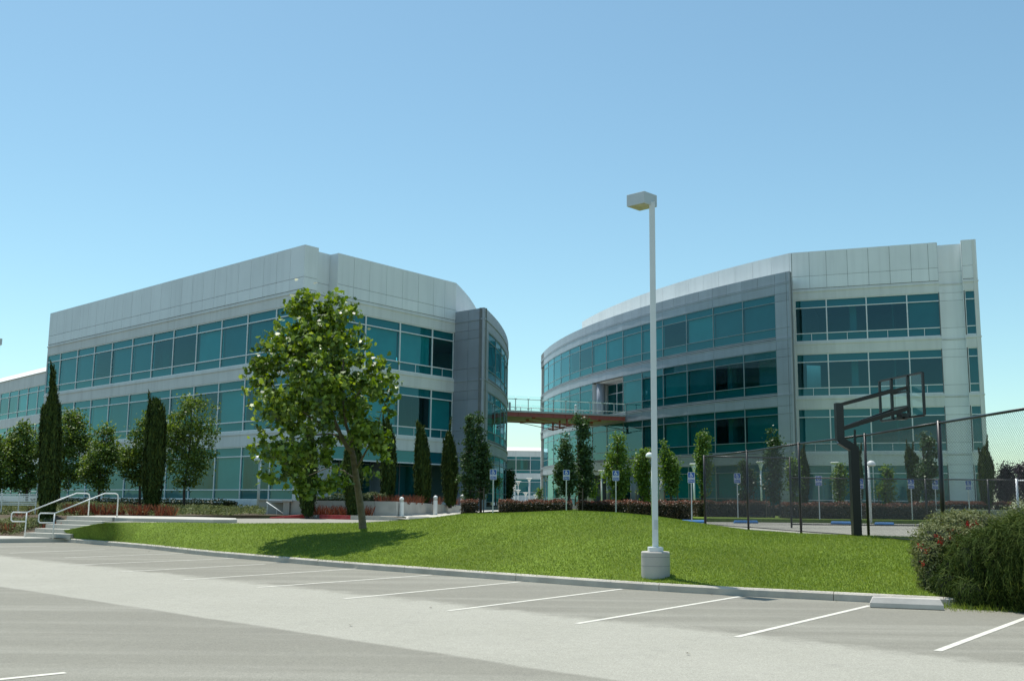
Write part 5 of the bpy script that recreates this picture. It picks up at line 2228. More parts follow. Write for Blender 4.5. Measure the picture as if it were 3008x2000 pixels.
# ------------------------------------------------------------------ trees
def crown_from_outline(rows_, Y, n_clump, n_leaf, size, depth, mat_, shape, parent, spread=.30, up=0.25, holes=(), lean=0.0, jitter=1.0, width=1.0):
    """rows_: (y_px, xl_px, xr_px) outline rows; clumps fill the volume they enclose"""
    ys = np.array([r[0] for r in rows_], float)
    xl = np.array([r[1] for r in rows_], float)
    xr = np.array([r[2] for r in rows_], float)
    o0 = np.array(origin(parent))
    wts_ = np.interp(np.linspace(ys[0], ys[-1], 200), ys, (xr - xl)) ** 1.5
    cdf = np.cumsum(wts_) / wts_.sum()
    yy = np.interp(RNG.random(n_clump), cdf, np.linspace(ys[0], ys[-1], 200))
    l_ = np.interp(yy, ys, xl)
    r_ = np.interp(yy, ys, xr)
    th = RNG.uniform(0, 2 * math.pi, n_clump)
    rad = RNG.random(n_clump) ** 0.42
    hw = (r_ - l_) / 2
    m = F / Y
    sp_px = spread * m
    hw2 = np.maximum(hw - sp_px * .55, hw * .25)
    xx = (l_ + r_) / 2 + np.cos(th) * rad * hw2
    dp = np.sin(th) * rad * (hw2 / m) * depth
    cl_ = []
    for x, y, dd_ in zip(xx, yy, dp):
        P = at(x, y, Y)
        cl_.append((P.x, P.y + dd_, P.z))
    cl_ = np.array(cl_)
    keep = np.ones(len(cl_), bool)
    for hx_, hy_, hr_, pk in holes:
        inn_ = (xx - hx_) ** 2 + (yy - hy_) ** 2 < hr_ ** 2
        keep &= ~(inn_ & (RNG.random(len(cl_)) > pk))
    cl_ = cl_[keep]
    n_clump = len(cl_)
    per = np.maximum(3, (n_leaf / n_clump * RNG.uniform(.5, 1.5, n_clump)).astype(int))
    idx = np.repeat(np.arange(n_clump), per)
    n = len(idx)
    csz = spread * RNG.uniform(.65, 1.25, n_clump)
    off = RNG.normal(size=(n, 3)) * (csz[idx][:, None]) * np.array([.55, .55, .42]) * jitter
    Pp = cl_[idx] + off
    ctr = cl_.mean(0)
    outw = unit(Pp - cl_[idx] + 1e-6)
    N = unit(outw * .5 + rnd_dirs(n, 0.5))
    U = rnd_dirs(n, -0.4)
    sz = size * RNG.uniform(.6, 1.25, n)
    V = leaves(Pp - o0, N, U, sz, shape, .25, width)
    return fast_mesh('crown', V, len(shape), mat_, parent), cl_


def limbs(mb, base, targets, r0, rise=0.5, rng=None):
    base = Vector(base)
    for t_ in targets:
        t_ = Vector(t_)
        mid = base + (t_ - base) * .5 + Vector((random.uniform(-.1, .1), random.uniform(-.1, .1), (t_ - base).length * .08))
        mb.tube([base, mid, t_], [r0, r0 * .6, r0 * .22], 6)


# the large plane tree on the lawn
YT = 32.6
tb = at(1065, 1553, YT)
T = thing('plane_tree', tuple(tb), 'large leafy broad-leaved tree leaning left on the lawn, the biggest tree in the photo', 'tree')


def cpx(x, y):
    return 680 + x * .4719, 840 + y * .4719


o_rows = [(75, 450, 500), (100, 425, 520), (115, 385, 690), (130, 345, 765), (180, 335, 775), (230, 315, 770), (280, 285, 790), (330, 225, 830), (380, 205, 860), (440, 190, 900), (480, 150, 935), (530, 140, 1000), (580, 130, 1005), (650, 115, 1000), (720, 135, 985), (780, 165, 975), (830, 200, 960), (880, 215, 950), (930, 220, 960), (980, 180, 960), (1020, 165, 950), (1060, 190, 945), (1100, 225, 900), (1150, 235, 870), (1200, 250, 860), (1240, 330, 840), (1270, 400, 780), (1300, 440, 560)]
orow = [(cpx(0, y)[1], cpx(xl_, 0)[0], cpx(xr_, 0)[0]) for y, xl_, xr_ in o_rows]
hol = [(*cpx(x, y), r * .4719, pk) for x, y, r, pk in ((690, 900, 75, .1), (740, 1010, 85, .05), (780, 1130, 85, .05), (700, 1130, 60, .25), (600, 1030, 60, .2), (640, 1200, 60, .2), (880, 1080, 90, .6), (520, 830, 45, .2), (390, 950, 45, .2), (330, 1130, 60, .4), (850, 1190, 70, .35), (200, 850, 60, .3), (560, 1130, 40, .2), (820, 330, 60, .2), (620, 60, 50, .3), (560, 640, 35, .3), (230, 560, 40, .4), (900, 740, 50, .4))]
crown, cl_ = crown_from_outline(orow, YT - 2.1, 250, 12500, 0.150, 1.15, L_plane, LEAF_PLANE, T, spread=.27, holes=hol)
# sprays standing out from the outline
sp_pts = [(475, 60), (455, 90), (380, 120), (700, 100), (750, 150), (590, 95), (640, 90), (320, 250), (270, 310), (220, 350), (205, 380), (150, 465), (135, 560), (180, 500), (120, 640), (150, 740), (190, 900), (200, 975), (160, 1020), (210, 1160), (240, 1190), (300, 1220), (450, 1260), (1000, 530), (985, 580), (975, 650), (990, 700), (920, 460), (850, 370), (770, 280), (965, 780), (960, 950), (940, 1010), (945, 1075), (860, 1180), (700, 1230), (640, 1215), (560, 1240)]
VV = []
for x, y in sp_pts:
    P = at(*cpx(x, y), YT - 2.1 + random.uniform(-.5, .5))
    n = 26
    pts_ = np.array([P.x, P.y, P.z]) + RNG.normal(size=(n, 3)) * np.array([.15, .15, .14])
    VV.append(leaves(pts_ - np.array(origin(T)), rnd_dirs(n, .5), rnd_dirs(n, -.4), 0.17 * RNG.uniform(.6, 1.25, n), LEAF_PLANE, .25))
fast_mesh('outer_spray', np.concatenate(VV), len(LEAF_PLANE), L_plane, T)


def tp(x, y, dy=0.0):
    f_ = min(1.0, max(0.0, (1400 - y) / 700))
    return at(680 + x * .4719, 840 + y * .4719, YT - 2.1 * f_ + dy)


m1 = MB()
tr_pts = [tp(818, 1515), tp(812, 1440), tp(800, 1350), tp(785, 1250), tp(770, 1150), tp(758, 1060), tp(750, 1030)]
m1.tube([tr_pts[0] - Vector((0, 0, .15))] + tr_pts, [.15, .125, .112, .11, .10, .095, .088, .08], 12)
m1.tube([tp(752, 1040), tp(720, 1000, -.05), tp(690, 950, -.1), tp(665, 890, -.1), tp(645, 840, 0), tp(600, 700, .2), tp(560, 520, .3), tp(520, 330, .2)], [.08, .07, .062, .055, .048, .035, .022, .01], 8)
m1.tube([tp(752, 1045), tp(745, 960, .1), tp(715, 870, .2), tp(700, 760, .2), tp(690, 600, .1), tp(700, 400, 0)], [.065, .055, .045, .035, .025, .01], 8)
m1.tube([tp(665, 905), tp(620, 860, -.2), tp(540, 850, -.3), tp(440, 780, -.4), tp(320, 700, -.3)], [.045, .036, .028, .018, .008], 7)
m1.tube([tp(690, 955), tp(640, 925, .2), tp(600, 920, .3), tp(480, 930, .4), tp(350, 960, .3), tp(250, 990, .1)], [.04, .03, .026, .02, .014, .007], 7)
m1.tube([tp(770, 1150), tp(820, 1060, -.1), tp(850, 1005, -.1), tp(900, 900, -.2), tp(940, 760, -.1)], [.04, .035, .028, .02, .008], 7)
m1.tube([tp(700, 780), tp(780, 680, .1), tp(860, 560, .2), tp(930, 500, .1)], [.03, .024, .016, .007], 7)
m1.tube([tp(600, 700, .2), tp(500, 600, .4), tp(380, 480, .5), tp(270, 380, .3)], [.03, .024, .016, .007], 7)
m1.tube([tp(780, 1210), tp(700, 1150, .3), tp(600, 1130, .5), tp(480, 1180, .4)], [.035, .025, .018, .008], 7)
m1.build('trunk', M_bark, T, smooth=True)


def broad_tree(px, yb, rows_, Y, label, mat_=None, n_leaf=6500, size=.125, clumps=90, spread=.36, r=.075, name='broadleaf_tree', group=None, depth=1.0, shape=LEAF_OVAL, core=False, bark=None, jitter=1.0):
    b = at(px, yb, Y)
    t = thing(name, tuple(b), label, 'tree', group)
    cr, cl__ = crown_from_outline(rows_, Y, clumps, n_leaf, size, depth, mat_ or L_pear, shape, t, spread=spread, jitter=jitter)
    m1 = MB()
    top = at((rows_[0][1] + rows_[0][2]) / 2, rows_[0][0] + (rows_[-1][0] - rows_[0][0]) * .12, Y)
    low = at(px, rows_[-1][0], Y)
    mid = (Vector((low.x, low.y, low.z)) * .5 + Vector((top.x, top.y, top.z)) * .5)
    m1.tube([b - Vector((0, 0, .2)), low, mid, top], [r, r * .85, r * .5, r * .12], 8)
    order = RNG.permutation(len(cl__))[:14]
    for i_ in order:
        tt = Vector(cl__[i_])
        f = min(.9, max(0.05, (tt.z - low.z) / max(.1, top.z - low.z) * .7))
        st_ = low + (mid - low) * min(1, f * 2) if f < .5 else mid + (top - mid) * (f * 2 - 1)
        m1.tube([st_, st_ * .5 + tt * .5 + Vector((0, 0, .08)), tt], [r * .35, r * .22, r * .08], 5)
    m1.build('trunk', bark or M_bark2, t, smooth=True)
    return t


def R_(pts_, s, ox, oy):
    return [(oy + y * s, ox + a * s, ox + b_ * s) for y, a, b_ in pts_]


# trees along the front of the left building (crop scale .34436 from 0,1080)
s_, ox, oy = .34436, 0, 1080
gL = 'broad-leaved trees along the left building'
broad_tree(79, 1500, R_([(480, 170, 260), (560, 90, 330), (640, 50, 350), (740, 20, 360), (850, 0, 370), (950, 30, 350), (1020, 80, 320), (1060, 160, 280)], s_, ox, oy), 50, 'round green tree in front of the louvred screen at the left edge', group=gL, n_leaf=8500)
broad_tree(-30, 1500, R_([(580, -100, 40), (650, -220, 90), (760, -280, 130), (900, -300, 140), (1000, -240, 120), (1060, -150, 40)], s_, ox, oy), 49, 'green tree cut off by the left edge of the photo', group=gL)
broad_tree(174, 1490, R_([(320, 560, 640), (400, 500, 700), (480, 480, 750), (600, 470, 790), (720, 470, 800), (850, 470, 770), (960, 480, 720), (1040, 500, 620)], s_, ox, oy), 56, 'dark green tree directly behind the left cypress', group=gL, n_leaf=8500)
broad_tree(291, 1493, R_([(460, 850, 930), (540, 800, 980), (620, 780, 1020), (720, 720, 1040), (820, 680, 1000), (900, 680, 960), (970, 740, 940), (1040, 810, 890)], s_, ox, oy), 52, 'loose green tree between the two cypresses, the one left of centre', group=gL, n_leaf=6500, spread=.36)
broad_tree(411, 1484, R_([(370, 1210, 1320), (460, 1180, 1360), (560, 1120, 1370), (640, 1060, 1360), (740, 990, 1330), (860, 980, 1300), (930, 1060, 1280), (1010, 1160, 1240)], s_, ox, oy), 54, 'green tree directly left of and behind the second cypress', group=gL, n_leaf=7000)
broad_tree(541, 1502, R_([(250, 1540, 1780), (310, 1480, 1800), (400, 1420, 1840), (500, 1390, 1890), (600, 1400, 1880), (680, 1380, 1850), (780, 1390, 1900), (860, 1400, 1860), (940, 1450, 1780), (1010, 1500, 1660), (1050, 1540, 1610)], s_, ox, oy), 51, 'wide airy green tree right of the second cypress, the broadest by the left building', group=gL, n_leaf=8500, clumps=120, spread=.36)
for px_, w__ in ((236, 40),):
    pass


def cypress(px, yb, rows_, Y, label, n=5200, group='dark columnar cypresses', lenf=.34, gm=None):
    b = at(px, yb, Y)
    t = thing('cypress_tree', tuple(b), label, 'tree', group)
    ys = np.array([r[0] for r in rows_], float)
    xl = np.array([r[1] for r in rows_], float)
    xr = np.array([r[2] for r in rows_], float)
    m = F / Y
    # solid dark inner body so that the light does not shine through
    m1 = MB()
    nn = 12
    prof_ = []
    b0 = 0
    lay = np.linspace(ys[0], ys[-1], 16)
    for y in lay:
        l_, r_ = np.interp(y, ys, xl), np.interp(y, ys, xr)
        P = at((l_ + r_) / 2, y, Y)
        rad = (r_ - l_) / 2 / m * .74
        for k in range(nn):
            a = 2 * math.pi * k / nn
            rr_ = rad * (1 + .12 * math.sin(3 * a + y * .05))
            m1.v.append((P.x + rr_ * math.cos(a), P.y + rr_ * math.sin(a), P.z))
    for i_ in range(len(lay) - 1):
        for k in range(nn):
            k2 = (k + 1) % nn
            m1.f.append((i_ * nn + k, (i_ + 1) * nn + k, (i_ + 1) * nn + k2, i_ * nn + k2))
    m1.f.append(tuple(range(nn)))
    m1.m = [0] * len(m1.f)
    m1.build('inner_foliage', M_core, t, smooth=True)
    # upright sprays in vertical ribs
    wt = np.interp(np.linspace(ys[0], ys[-1], 200), ys, xr - xl)
    cdf = np.cumsum(wt) / wt.sum()
    yy = np.interp(RNG.random(n), cdf, np.linspace(ys[0], ys[-1], 200))
    l_, r_ = np.interp(yy, ys, xl), np.interp(yy, ys, xr)
    a = RNG.uniform(0, 2 * math.pi, n)
    rib = 1 + .13 * np.sin(a * 7 + 1.3 * np.sin(yy * .03)) + .07 * np.sin(a * 13 + yy * .05)
    rad = (r_ - l_) / 2 / m * (.80 + .22 * RNG.random(n)) * rib
    P = np.array([[*at((p + q) / 2, y, Y)] for p, q, y in zip(l_, r_, yy)])
    P[:, 0] += rad * np.cos(a)
    P[:, 1] += rad * np.sin(a)
    outw = np.stack([np.cos(a), np.sin(a), np.zeros(n)], -1)
    N = unit(outw + RNG.normal(0, .55, (n, 3)))
    U = unit(np.array([0, 0, 1.0]) + outw * .12 + RNG.normal(0, .13, (n, 3)))
    V = leaves(P - np.array(origin(t)), N, U, lenf * RNG.uniform(.5, 1.2, n), LEAF_NEEDLE, .1, .16)
    parts_ = [V]
    for _ in range(7 if Y < 50 else 3):                 # loose leading shoots that break the outline
        f_ = random.uniform(.0, .30) if _ < 4 else random.uniform(.2, .8)
        y_ = ys[0] + (ys[-1] - ys[0]) * f_
        l2, r2 = np.interp(y_, ys, xl), np.interp(y_, ys, xr)
        a_ = random.uniform(0, 2 * math.pi)
        c0 = np.array(at((l2 + r2) / 2, y_, Y)) + np.array([math.cos(a_), math.sin(a_), 0]) * (r2 - l2) / 2 / m * .8
        hh_ = random.uniform(.45, .9)
        k_ = 90
        tt = RNG.random(k_)
        Ps = c0 + np.stack([RNG.normal(0, .05, k_) * (1 - tt) + math.cos(a_) * .10 * tt, RNG.normal(0, .05, k_) * (1 - tt) + math.sin(a_) * .10 * tt, tt * hh_], -1)
        Us = unit(np.array([math.cos(a_) * .15, math.sin(a_) * .15, 1.0]) + RNG.normal(0, .15, (k_, 3)))
        parts_.append(leaves(Ps - np.array(origin(t)), rnd_dirs(k_), Us, lenf * .7 * RNG.uniform(.5, 1.1, k_), LEAF_NEEDLE, .1, .2))
    fast_mesh('crown', np.concatenate(parts_), 4, gm or L_cyp, t)
    m1 = MB()
    lowp = at((xl[-1] + xr[-1]) / 2, ys[-1], Y)
    m1.tube([b - Vector((0, 0, .2)), (b.x, b.y, lowp.z + .4)], [.10, .08], 8)
    m1.build('trunk', M_bark2, t)
    return t


cypress(130, 1556, R_([(110, 438, 452), (180, 430, 470), (250, 422, 485), (320, 400, 495), (335, 370, 497), (450, 357, 503), (600, 352, 510), (750, 350, 503), (900, 345, 490), (1050, 345, 480), (1150, 350, 470), (1250, 355, 450), (1360, 340, 425)], s_, ox, oy), 42.5, 'tallest dark cypress, with a forked tip, behind the concrete steps', n=9500)
cypress(449, 1512, R_([(275, 1300, 1345), (300, 1280, 1365), (350, 1268, 1385), (450, 1258, 1400), (600, 1250, 1410), (750, 1240, 1400), (900, 1228, 1385), (1000, 1222, 1370), (1100, 1235, 1360), (1180, 1245, 1340), (1245, 1262, 1325)], s_, ox, oy), 46, 'dark blunt-topped cypress standing behind the upper pavement', n=8000)
s6_, ox6, oy6 = .34436, 680, 1080
cypress(903, 1510, R_([(560, 640, 680), (650, 610, 710), (800, 590, 720), (950, 575, 725), (1050, 580, 715), (1150, 595, 700), (1240, 610, 685)], s6_, ox6, oy6), 47.5, 'cypress behind the left half of the large tree, in front of the planter wall', n=5200)
cypress(1035, 1510, R_([(560, 1010, 1040), (650, 985, 1075), (800, 960, 1100), (950, 960, 1110), (1050, 970, 1095), (1150, 985, 1080), (1250, 1000, 1065)], s6_, ox6, oy6), 47.5, 'cypress right behind the trunk of the large tree, in front of the planter wall', n=5200)
cypress(1140, 1470, R_([(440, 1310, 1325), (500, 1300, 1355), (600, 1293, 1385), (750, 1288, 1398), (900, 1280, 1395), (1020, 1280, 1385), (1130, 1290, 1375)], s6_, ox6, oy6), 52, 'cypress in the planter just right of the large tree', n=5200)
cypress(1243, 1476, R_([(465, 1578, 1590), (520, 1590, 1625), (600, 1578, 1660), (700, 1570, 1680), (850, 1565, 1692), (1000, 1568, 1695), (1080, 1578, 1690), (1150, 1600, 1672)], s6_, ox6, oy6), 54.5, 'cypress with a tip bent left, middle of the three in the planter', n=5000)
cypress(1322, 1481, R_([(555, 1845, 1858), (600, 1830, 1885), (680, 1812, 1905), (800, 1800, 1922), (950, 1805, 1928), (1060, 1812, 1922), (1160, 1835, 1905)], s6_, ox6, oy6), 57, 'cypress in the planter nearest the grey curved tower', n=4600)
sr, oxr, oyr = .4592, 2000, 1080
cypress(2361, 1486, R_([(535, 768, 785), (580, 760, 800), (650, 756, 815), (750, 756, 816), (830, 762, 808), (885, 770, 800)], sr, oxr, oyr), 62, 'cypress against the white bay, first one behind the fence', n=3200)
cypress(2525, 1486, R_([(530, 1125, 1138), (580, 1118, 1150), (680, 1112, 1160), (800, 1112, 1160), (880, 1120, 1150)], sr, oxr, oyr), 62, 'cypress mostly hidden behind the hoop pole', n=2600)
cypress(2680, 1486, R_([(528, 1445, 1470), (580, 1437, 1515), (650, 1450, 1525), (720, 1462, 1530), (800, 1455, 1528), (870, 1465, 1510), (890, 1475, 1500)], sr, oxr, oyr), 60, 'ragged cypress left of the thick fence post', n=3400)
cypress(2898, 1490, R_([(512, 1935, 1945), (560, 1918, 1975), (640, 1910, 1995), (720, 1912, 1998), (800, 1922, 1990), (870, 1930, 1985), (900, 1940, 1975)], sr, oxr, oyr), 58, 'cypress at the right corner of the right building', n=3800)

# maples on stakes in front of the right building
s3, ox3, oy3 = .34436, 1360, 1080
gM = 'young upright trees before the right building'


def staked(t_px, Y, yb, parent):
    m1 = MB()
    for dx in (-.35, .35):
        b = at(t_px, yb, Y)
        m1.tube([(b.x + dx, b.y, .9), (b.x + dx, b.y, 2.3)], .03, 6)
    m1.tube([(b.x - .35, b.y, 2.1), (b.x + .35, b.y, 2.1)], .02, 6)
    m1.build('stake', M_stake, parent)


t_ = broad_tree(1380, 1503, R_([(375, 40, 70), (450, 20, 100), (540, 15, 110), (640, 5, 130), (760, -20, 140), (900, -50, 150), (1000, -40, 150), (1080, -10, 130), (1120, 30, 110)], s3, ox3, oy3), 54, 'tall narrow dark tree at the edge of the grey tower, left of a pair', L_mapled, 5200, .10, 130, .26, name='upright_tree', group=gM, shape=LEAF_PLANE)
staked(1400, 54, 1503, t_)
t_ = broad_tree(1412, 1503, R_([(385, 115, 150), (450, 105, 165), (540, 90, 165), (620, 100, 205), (740, 90, 230), (860, 100, 245), (980, 100, 240), (1060, 100, 220), (1110, 120, 190)], s3, ox3, oy3), 54.6, 'tall narrow dark tree at the edge of the grey tower, right of a pair', L_mapled, 4800, .10, 120, .26, name='upright_tree', group=gM, shape=LEAF_PLANE)
t_ = broad_tree(1672, 1505, R_([(530, 850, 890), (600, 840, 905), (660, 810, 950), (740, 800, 960), (830, 790, 960), (870, 765, 970), (950, 770, 990), (1020, 790, 980), (1070, 820, 940)], s3, ox3, oy3), 52, 'dark bushy upright tree behind the second sign, left of the tall twin-topped one', L_mapled, 5000, .10, 130, .27, name='upright_tree', group=gM, shape=LEAF_PLANE)
staked(1690, 52, 1505, t_)
t_ = broad_tree(1702, 1505, R_([(415, 955, 985), (500, 965, 1070), (580, 975, 1085), (660, 970, 1100), (760, 960, 1115), (860, 960, 1125), (960, 950, 1130), (1040, 960, 1110), (1100, 980, 1050)], s3, ox3, oy3), 53, 'tall twin-topped upright tree right of the second sign', L_mapled, 5200, .10, 130, .26, name='upright_tree', group=gM, shape=LEAF_PLANE)
t_ = broad_tree(1714, 1505, R_([(428, 1040, 1062), (500, 1035, 1070), (560, 1040, 1080), (600, 1045, 1085)], s3, ox3, oy3), 53.3, 'thin leading shoot of a tree rising beside the twin-topped tree', L_mapled, 500, .10, 26, .15, name='upright_tree', group=gM, shape=LEAF_PLANE, r=.03)
t_ = broad_tree(1812, 1500, R_([(568, 1270, 1365), (620, 1265, 1370), (680, 1240, 1400), (740, 1200, 1435), (830, 1190, 1450), (920, 1190, 1440), (1000, 1220, 1430), (1060, 1260, 1400), (1120, 1300, 1360)], s3, ox3, oy3), 55, 'full green upright tree behind the third sign', L_maple, 5200, .10, 130, .28, name='upright_tree', group=gM, shape=LEAF_PLANE)
staked(1812, 55, 1500, t_)
t_ = broad_tree(1888, 1500, R_([(685, 1550, 1600), (740, 1465, 1610), (800, 1450, 1610), (900, 1445, 1605), (980, 1480, 1600), (1060, 1500, 1600), (1120, 1540, 1590)], s3, ox3, oy3), 57, 'small green upright tree just left of the tall lamp pole', L_maple, 3400, .10, 100, .26, name='upright_tree', group=gM, shape=LEAF_PLANE)
staked(1888, 57, 1500, t_)
t_ = broad_tree(1972, 1500, R_([(640, 1700, 1730), (700, 1685, 1760), (760, 1680, 1830), (840, 1680, 1855), (930, 1685, 1860), (1000, 1700, 1845), (1060, 1720, 1830), (1110, 1740, 1800)], s3, ox3, oy3), 56, 'green upright tree just right of the tall lamp pole', L_maple, 3800, .10, 110, .26, name='upright_tree', group=gM, shape=LEAF_PLANE)
staked(1972, 56, 1500, t_)
t_ = broad_tree(2062, 1500, R_([(400, 98, 140), (440, 92, 195), (500, 100, 200), (550, 85, 210), (620, 95, 205), (700, 110, 195), (780, 115, 185), (850, 130, 175)], sr, oxr, oyr), 58, 'light green upright tree at the left corner of the black fence', L_maple, 3600, .10, 110, .26, name='upright_tree', group=gM, shape=LEAF_PLANE)
for px, yb, rw_, Y, lab, ml, nl in ((2195, 1495, [(600, 370, 400), (640, 365, 460), (700, 362, 480), (760, 362, 485), (820, 370, 475), (860, 390, 440)], 57, 'small tree behind the fence next to the fifth sign', L_mapled, 2600),
                                    (2272, 1510, [(390, 560, 590), (450, 550, 640), (520, 555, 650), (560, 525, 665), (640, 525, 665), (720, 525, 660), (800, 540, 650), (850, 580, 630)], 55, 'tall upright tree behind the fence in front of the grey pier', L_mapled, 4200),
                                    (2330, 1495, [(570, 690, 740), (620, 670, 760), (680, 665, 765), (760, 680, 760), (830, 700, 750), (860, 715, 740)], 57, 'small upright tree behind the second thick fence post', L_maple, 2400),
                                    (2467, 1495, [(610, 1005, 1025), (650, 985, 1060), (720, 975, 1065), (790, 970, 1062), (840, 985, 1050), (870, 1000, 1035)], 57, 'small upright tree behind the fence immediately left of the hoop pole', L_maple, 2400),
                                    (2602, 1495, [(618, 1275, 1320), (660, 1275, 1355), (700, 1300, 1355), (740, 1260, 1375), (790, 1240, 1375), (840, 1280, 1360), (870, 1310, 1340)], 57, 'small sparse tree behind the fence right of the hoop pole', L_maple, 1900),
                                    (2722, 1500, [(405, 1530, 1550), (460, 1520, 1600), (500, 1525, 1645), (560, 1535, 1655), (640, 1500, 1655), (720, 1495, 1650), (790, 1530, 1640), (840, 1550, 1620)], 54, 'tall upright tree left of the thickest fence post', L_mapled, 4600)):
    t_ = broad_tree(px, yb, R_(rw_, sr, oxr, oyr), Y, lab, ml, nl, .10, 90, .25, name='upright_tree', group=gM, shape=LEAF_PLANE)
    if px in (2195, 2272, 2602):
        staked(px, Y, yb, t_)
# two far ones in the gap
sg, oxg, oyg = .16956, 1380, 1300
broad_tree(1497, 1475, R_([(460, 690, 720), (540, 650, 735), (640, 640, 760), (760, 640, 740), (880, 640, 720), (990, 650, 700)], sg, oxg, oyg), 88, 'slim tree at the left side of the gap between the buildings', L_mapled, 2200, .13, 80, .32, name='upright_tree', group=gM, shape=LEAF_PLANE)
broad_tree(1456, 1476, R_([(630, 440, 500), (700, 425, 515), (760, 430, 500), (790, 440, 480)], sg, oxg, oyg), 76, 'small ball-shaped tree behind the leftmost sign', L_maple, 700, .12, 30, .28, name='upright_tree', group=gM, r=.05)
broad_tree(1591, 1475, R_([(780, 1200, 1240), (860, 1170, 1240), (930, 1165, 1245), (990, 1190, 1240)], sg, oxg, oyg), 120, 'small pale tree at the foot of the curved building in the gap', L_maple, 600, .15, 30, .4, name='upright_tree', group=gM, r=.05)
broad_tree(1690, 1475, R_([(680, 2060, 2200), (760, 2040, 2200), (860, 2050, 2190), (930, 2080, 2180)], sg, oxg, oyg), 64, 'light green young tree behind the twin-topped tree', L_maple, 1500, .10, 60, .26, name='upright_tree', group=gM, r=.05)
# purple trees beyond the right edge
s7, ox7, oy7 = .25513, 2560, 1160
for k, (px, rw_, Y, lab) in enumerate(((2960, [(820, 1540, 1590), (860, 1460, 1620), (900, 1440, 1650), (960, 1400, 1680), (1080, 1400, 1680), (1200, 1420, 1660)], 88, 'dark purple-leaved tree beyond the right building, left of two'), (3020, [(805, 1700, 1780), (850, 1640, 1860), (920, 1640, 1900), (1040, 1650, 1950), (1200, 1660, 1950)], 90, 'dark purple-leaved tree cut off by the right edge, right of two'))):
    broad_tree(px, 1480, R_(rw_, s7, ox7, oy7), Y, lab, L_purple, 5200, .17, 130, .55, name='purple_leaf_tree', group='purple-leaved trees')


# ------------------------------------------------------------------ hedges and shrubs
def hedge(p, q, hw, z0, h, label, mat_=None, top=L_redtip, n=5200, size=.07, name='hedge', group=None, ttop=.3, bulge=.06, nt_=None):
    p, q = Vector((p[0], p[1], 0)), Vector((q[0], q[1], 0))
    c = (p + q) / 2
    d = q - p
    L_ = d.length
    d.normalize()
    nn = Vector((-d.y, d.x, 0))
    t = thing(name, (c.x, c.y, z0), label, 'hedge', group)
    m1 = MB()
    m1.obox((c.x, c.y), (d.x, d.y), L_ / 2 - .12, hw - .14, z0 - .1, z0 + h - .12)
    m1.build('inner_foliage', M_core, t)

    def cloud(n_, top_only):
        s = RNG.uniform(-L_ / 2, L_ / 2, n_)
        face = RNG.random(n_)
        a = RNG.uniform(-1, 1, n_)
        if top_only:
            on = np.ones(n_, bool)
        else:
            on = face < .3
        w_ = np.where(on, a * hw, np.sign(a) * hw)
        z = np.where(on, h, RNG.uniform(0, h, n_))
        lump = bulge * (np.sin(s * 2.1 + w_) + np.sin(s * 5.3 + 1.7)) * .5
        w_ = w_ * (1 + lump) + RNG.normal(0, .035, n_)
        z = z + np.where(on, lump * 1.2 + RNG.normal(.0, .03, n_) + (.03 if top_only else 0), RNG.normal(0, .02, n_))
        ends = RNG.random(n_) < .12
        s = np.where(ends, np.sign(s) * (L_ / 2), s) + RNG.normal(0, .03, n_)
        w_ = np.where(ends, RNG.uniform(-hw, hw, n_), w_)
        z = np.where(ends & ~np.array([top_only] * n_), RNG.uniform(0, h, n_), z)
        # round the top edges
        z = z - np.where(np.abs(w_) > hw * .75, .06, 0)
        return np.stack([d.x * s + nn.x * w_, d.y * s + nn.y * w_, z], -1)

    Pc = cloud(n, False)
    V = leaves(Pc, rnd_dirs(n, .3), rnd_dirs(n, .2), size * RNG.uniform(.6, 1.3, n), LEAF_OVAL, .2)
    fast_mesh('leaves', V, 6, mat_ or L_hedge, t)
    if top is not None:
        n2 = nt_ or int(n * ttop)
        Pc = cloud(n2, True)
        V = leaves(Pc, rnd_dirs(n2, .3), rnd_dirs(n2, .8), size * RNG.uniform(.6, 1.2, n2), LEAF_OVAL, .2)
        fast_mesh('new_growth', V, 6, top, t)
    return t


def hx(px, Y):
    return (at(px, 1475, Y).x, Y)


gH = 'clipped red-tipped hedges'
hedge(hx(1357, 52.8), hx(1403, 52.8), .8, .88, .72, 'short clipped red-tipped hedge beside the farthest bollard', n=2600, group=gH)
hedge(hx(1468, 51.5), hx(1676, 51.5), 1.0, .9, .72, 'clipped red-tipped hedge in front of the gap, between the first two signs', n=8500, group=gH)
hedge(hx(1715, 53.5), hx(1850, 52.5), 1.0, .9, .72, 'clipped red-tipped hedge behind the third sign', n=6500, group=gH)
hedge(hx(1848, 50.5), hx(2030, 50.0), .9, .78, .85, 'long clipped red-tipped hedge running behind the tall lamp pole', n=8200, group=gH)
hedge(hx(2040, 56.5), hx(2250, 56.5), 1.0, .9, .80, 'clipped red-tipped hedge behind the first two bays of the fence', n=8200, group=gH)
hedge(hx(2300, 53.6), hx(2500, 53.6), .9, .85, .80, 'dark clipped hedge behind the fence left of the hoop pole', n=7600, group=gH)
hedge(hx(2535, 54.0), hx(2728, 54.0), .9, .85, .80, 'dark clipped hedge behind the fence right of the hoop pole', n=7600, group=gH)
hedge(hx(2150, 66), hx(2560, 62), .6, .93, .55, 'further red-tipped hedge along the foot of the right building', n=6500, group=gH)
hedge(hx(1905, 64), hx(2140, 66), .6, .93, .55, 'further red-tipped hedge left of the fence, along the building foot', n=4500, group=gH)
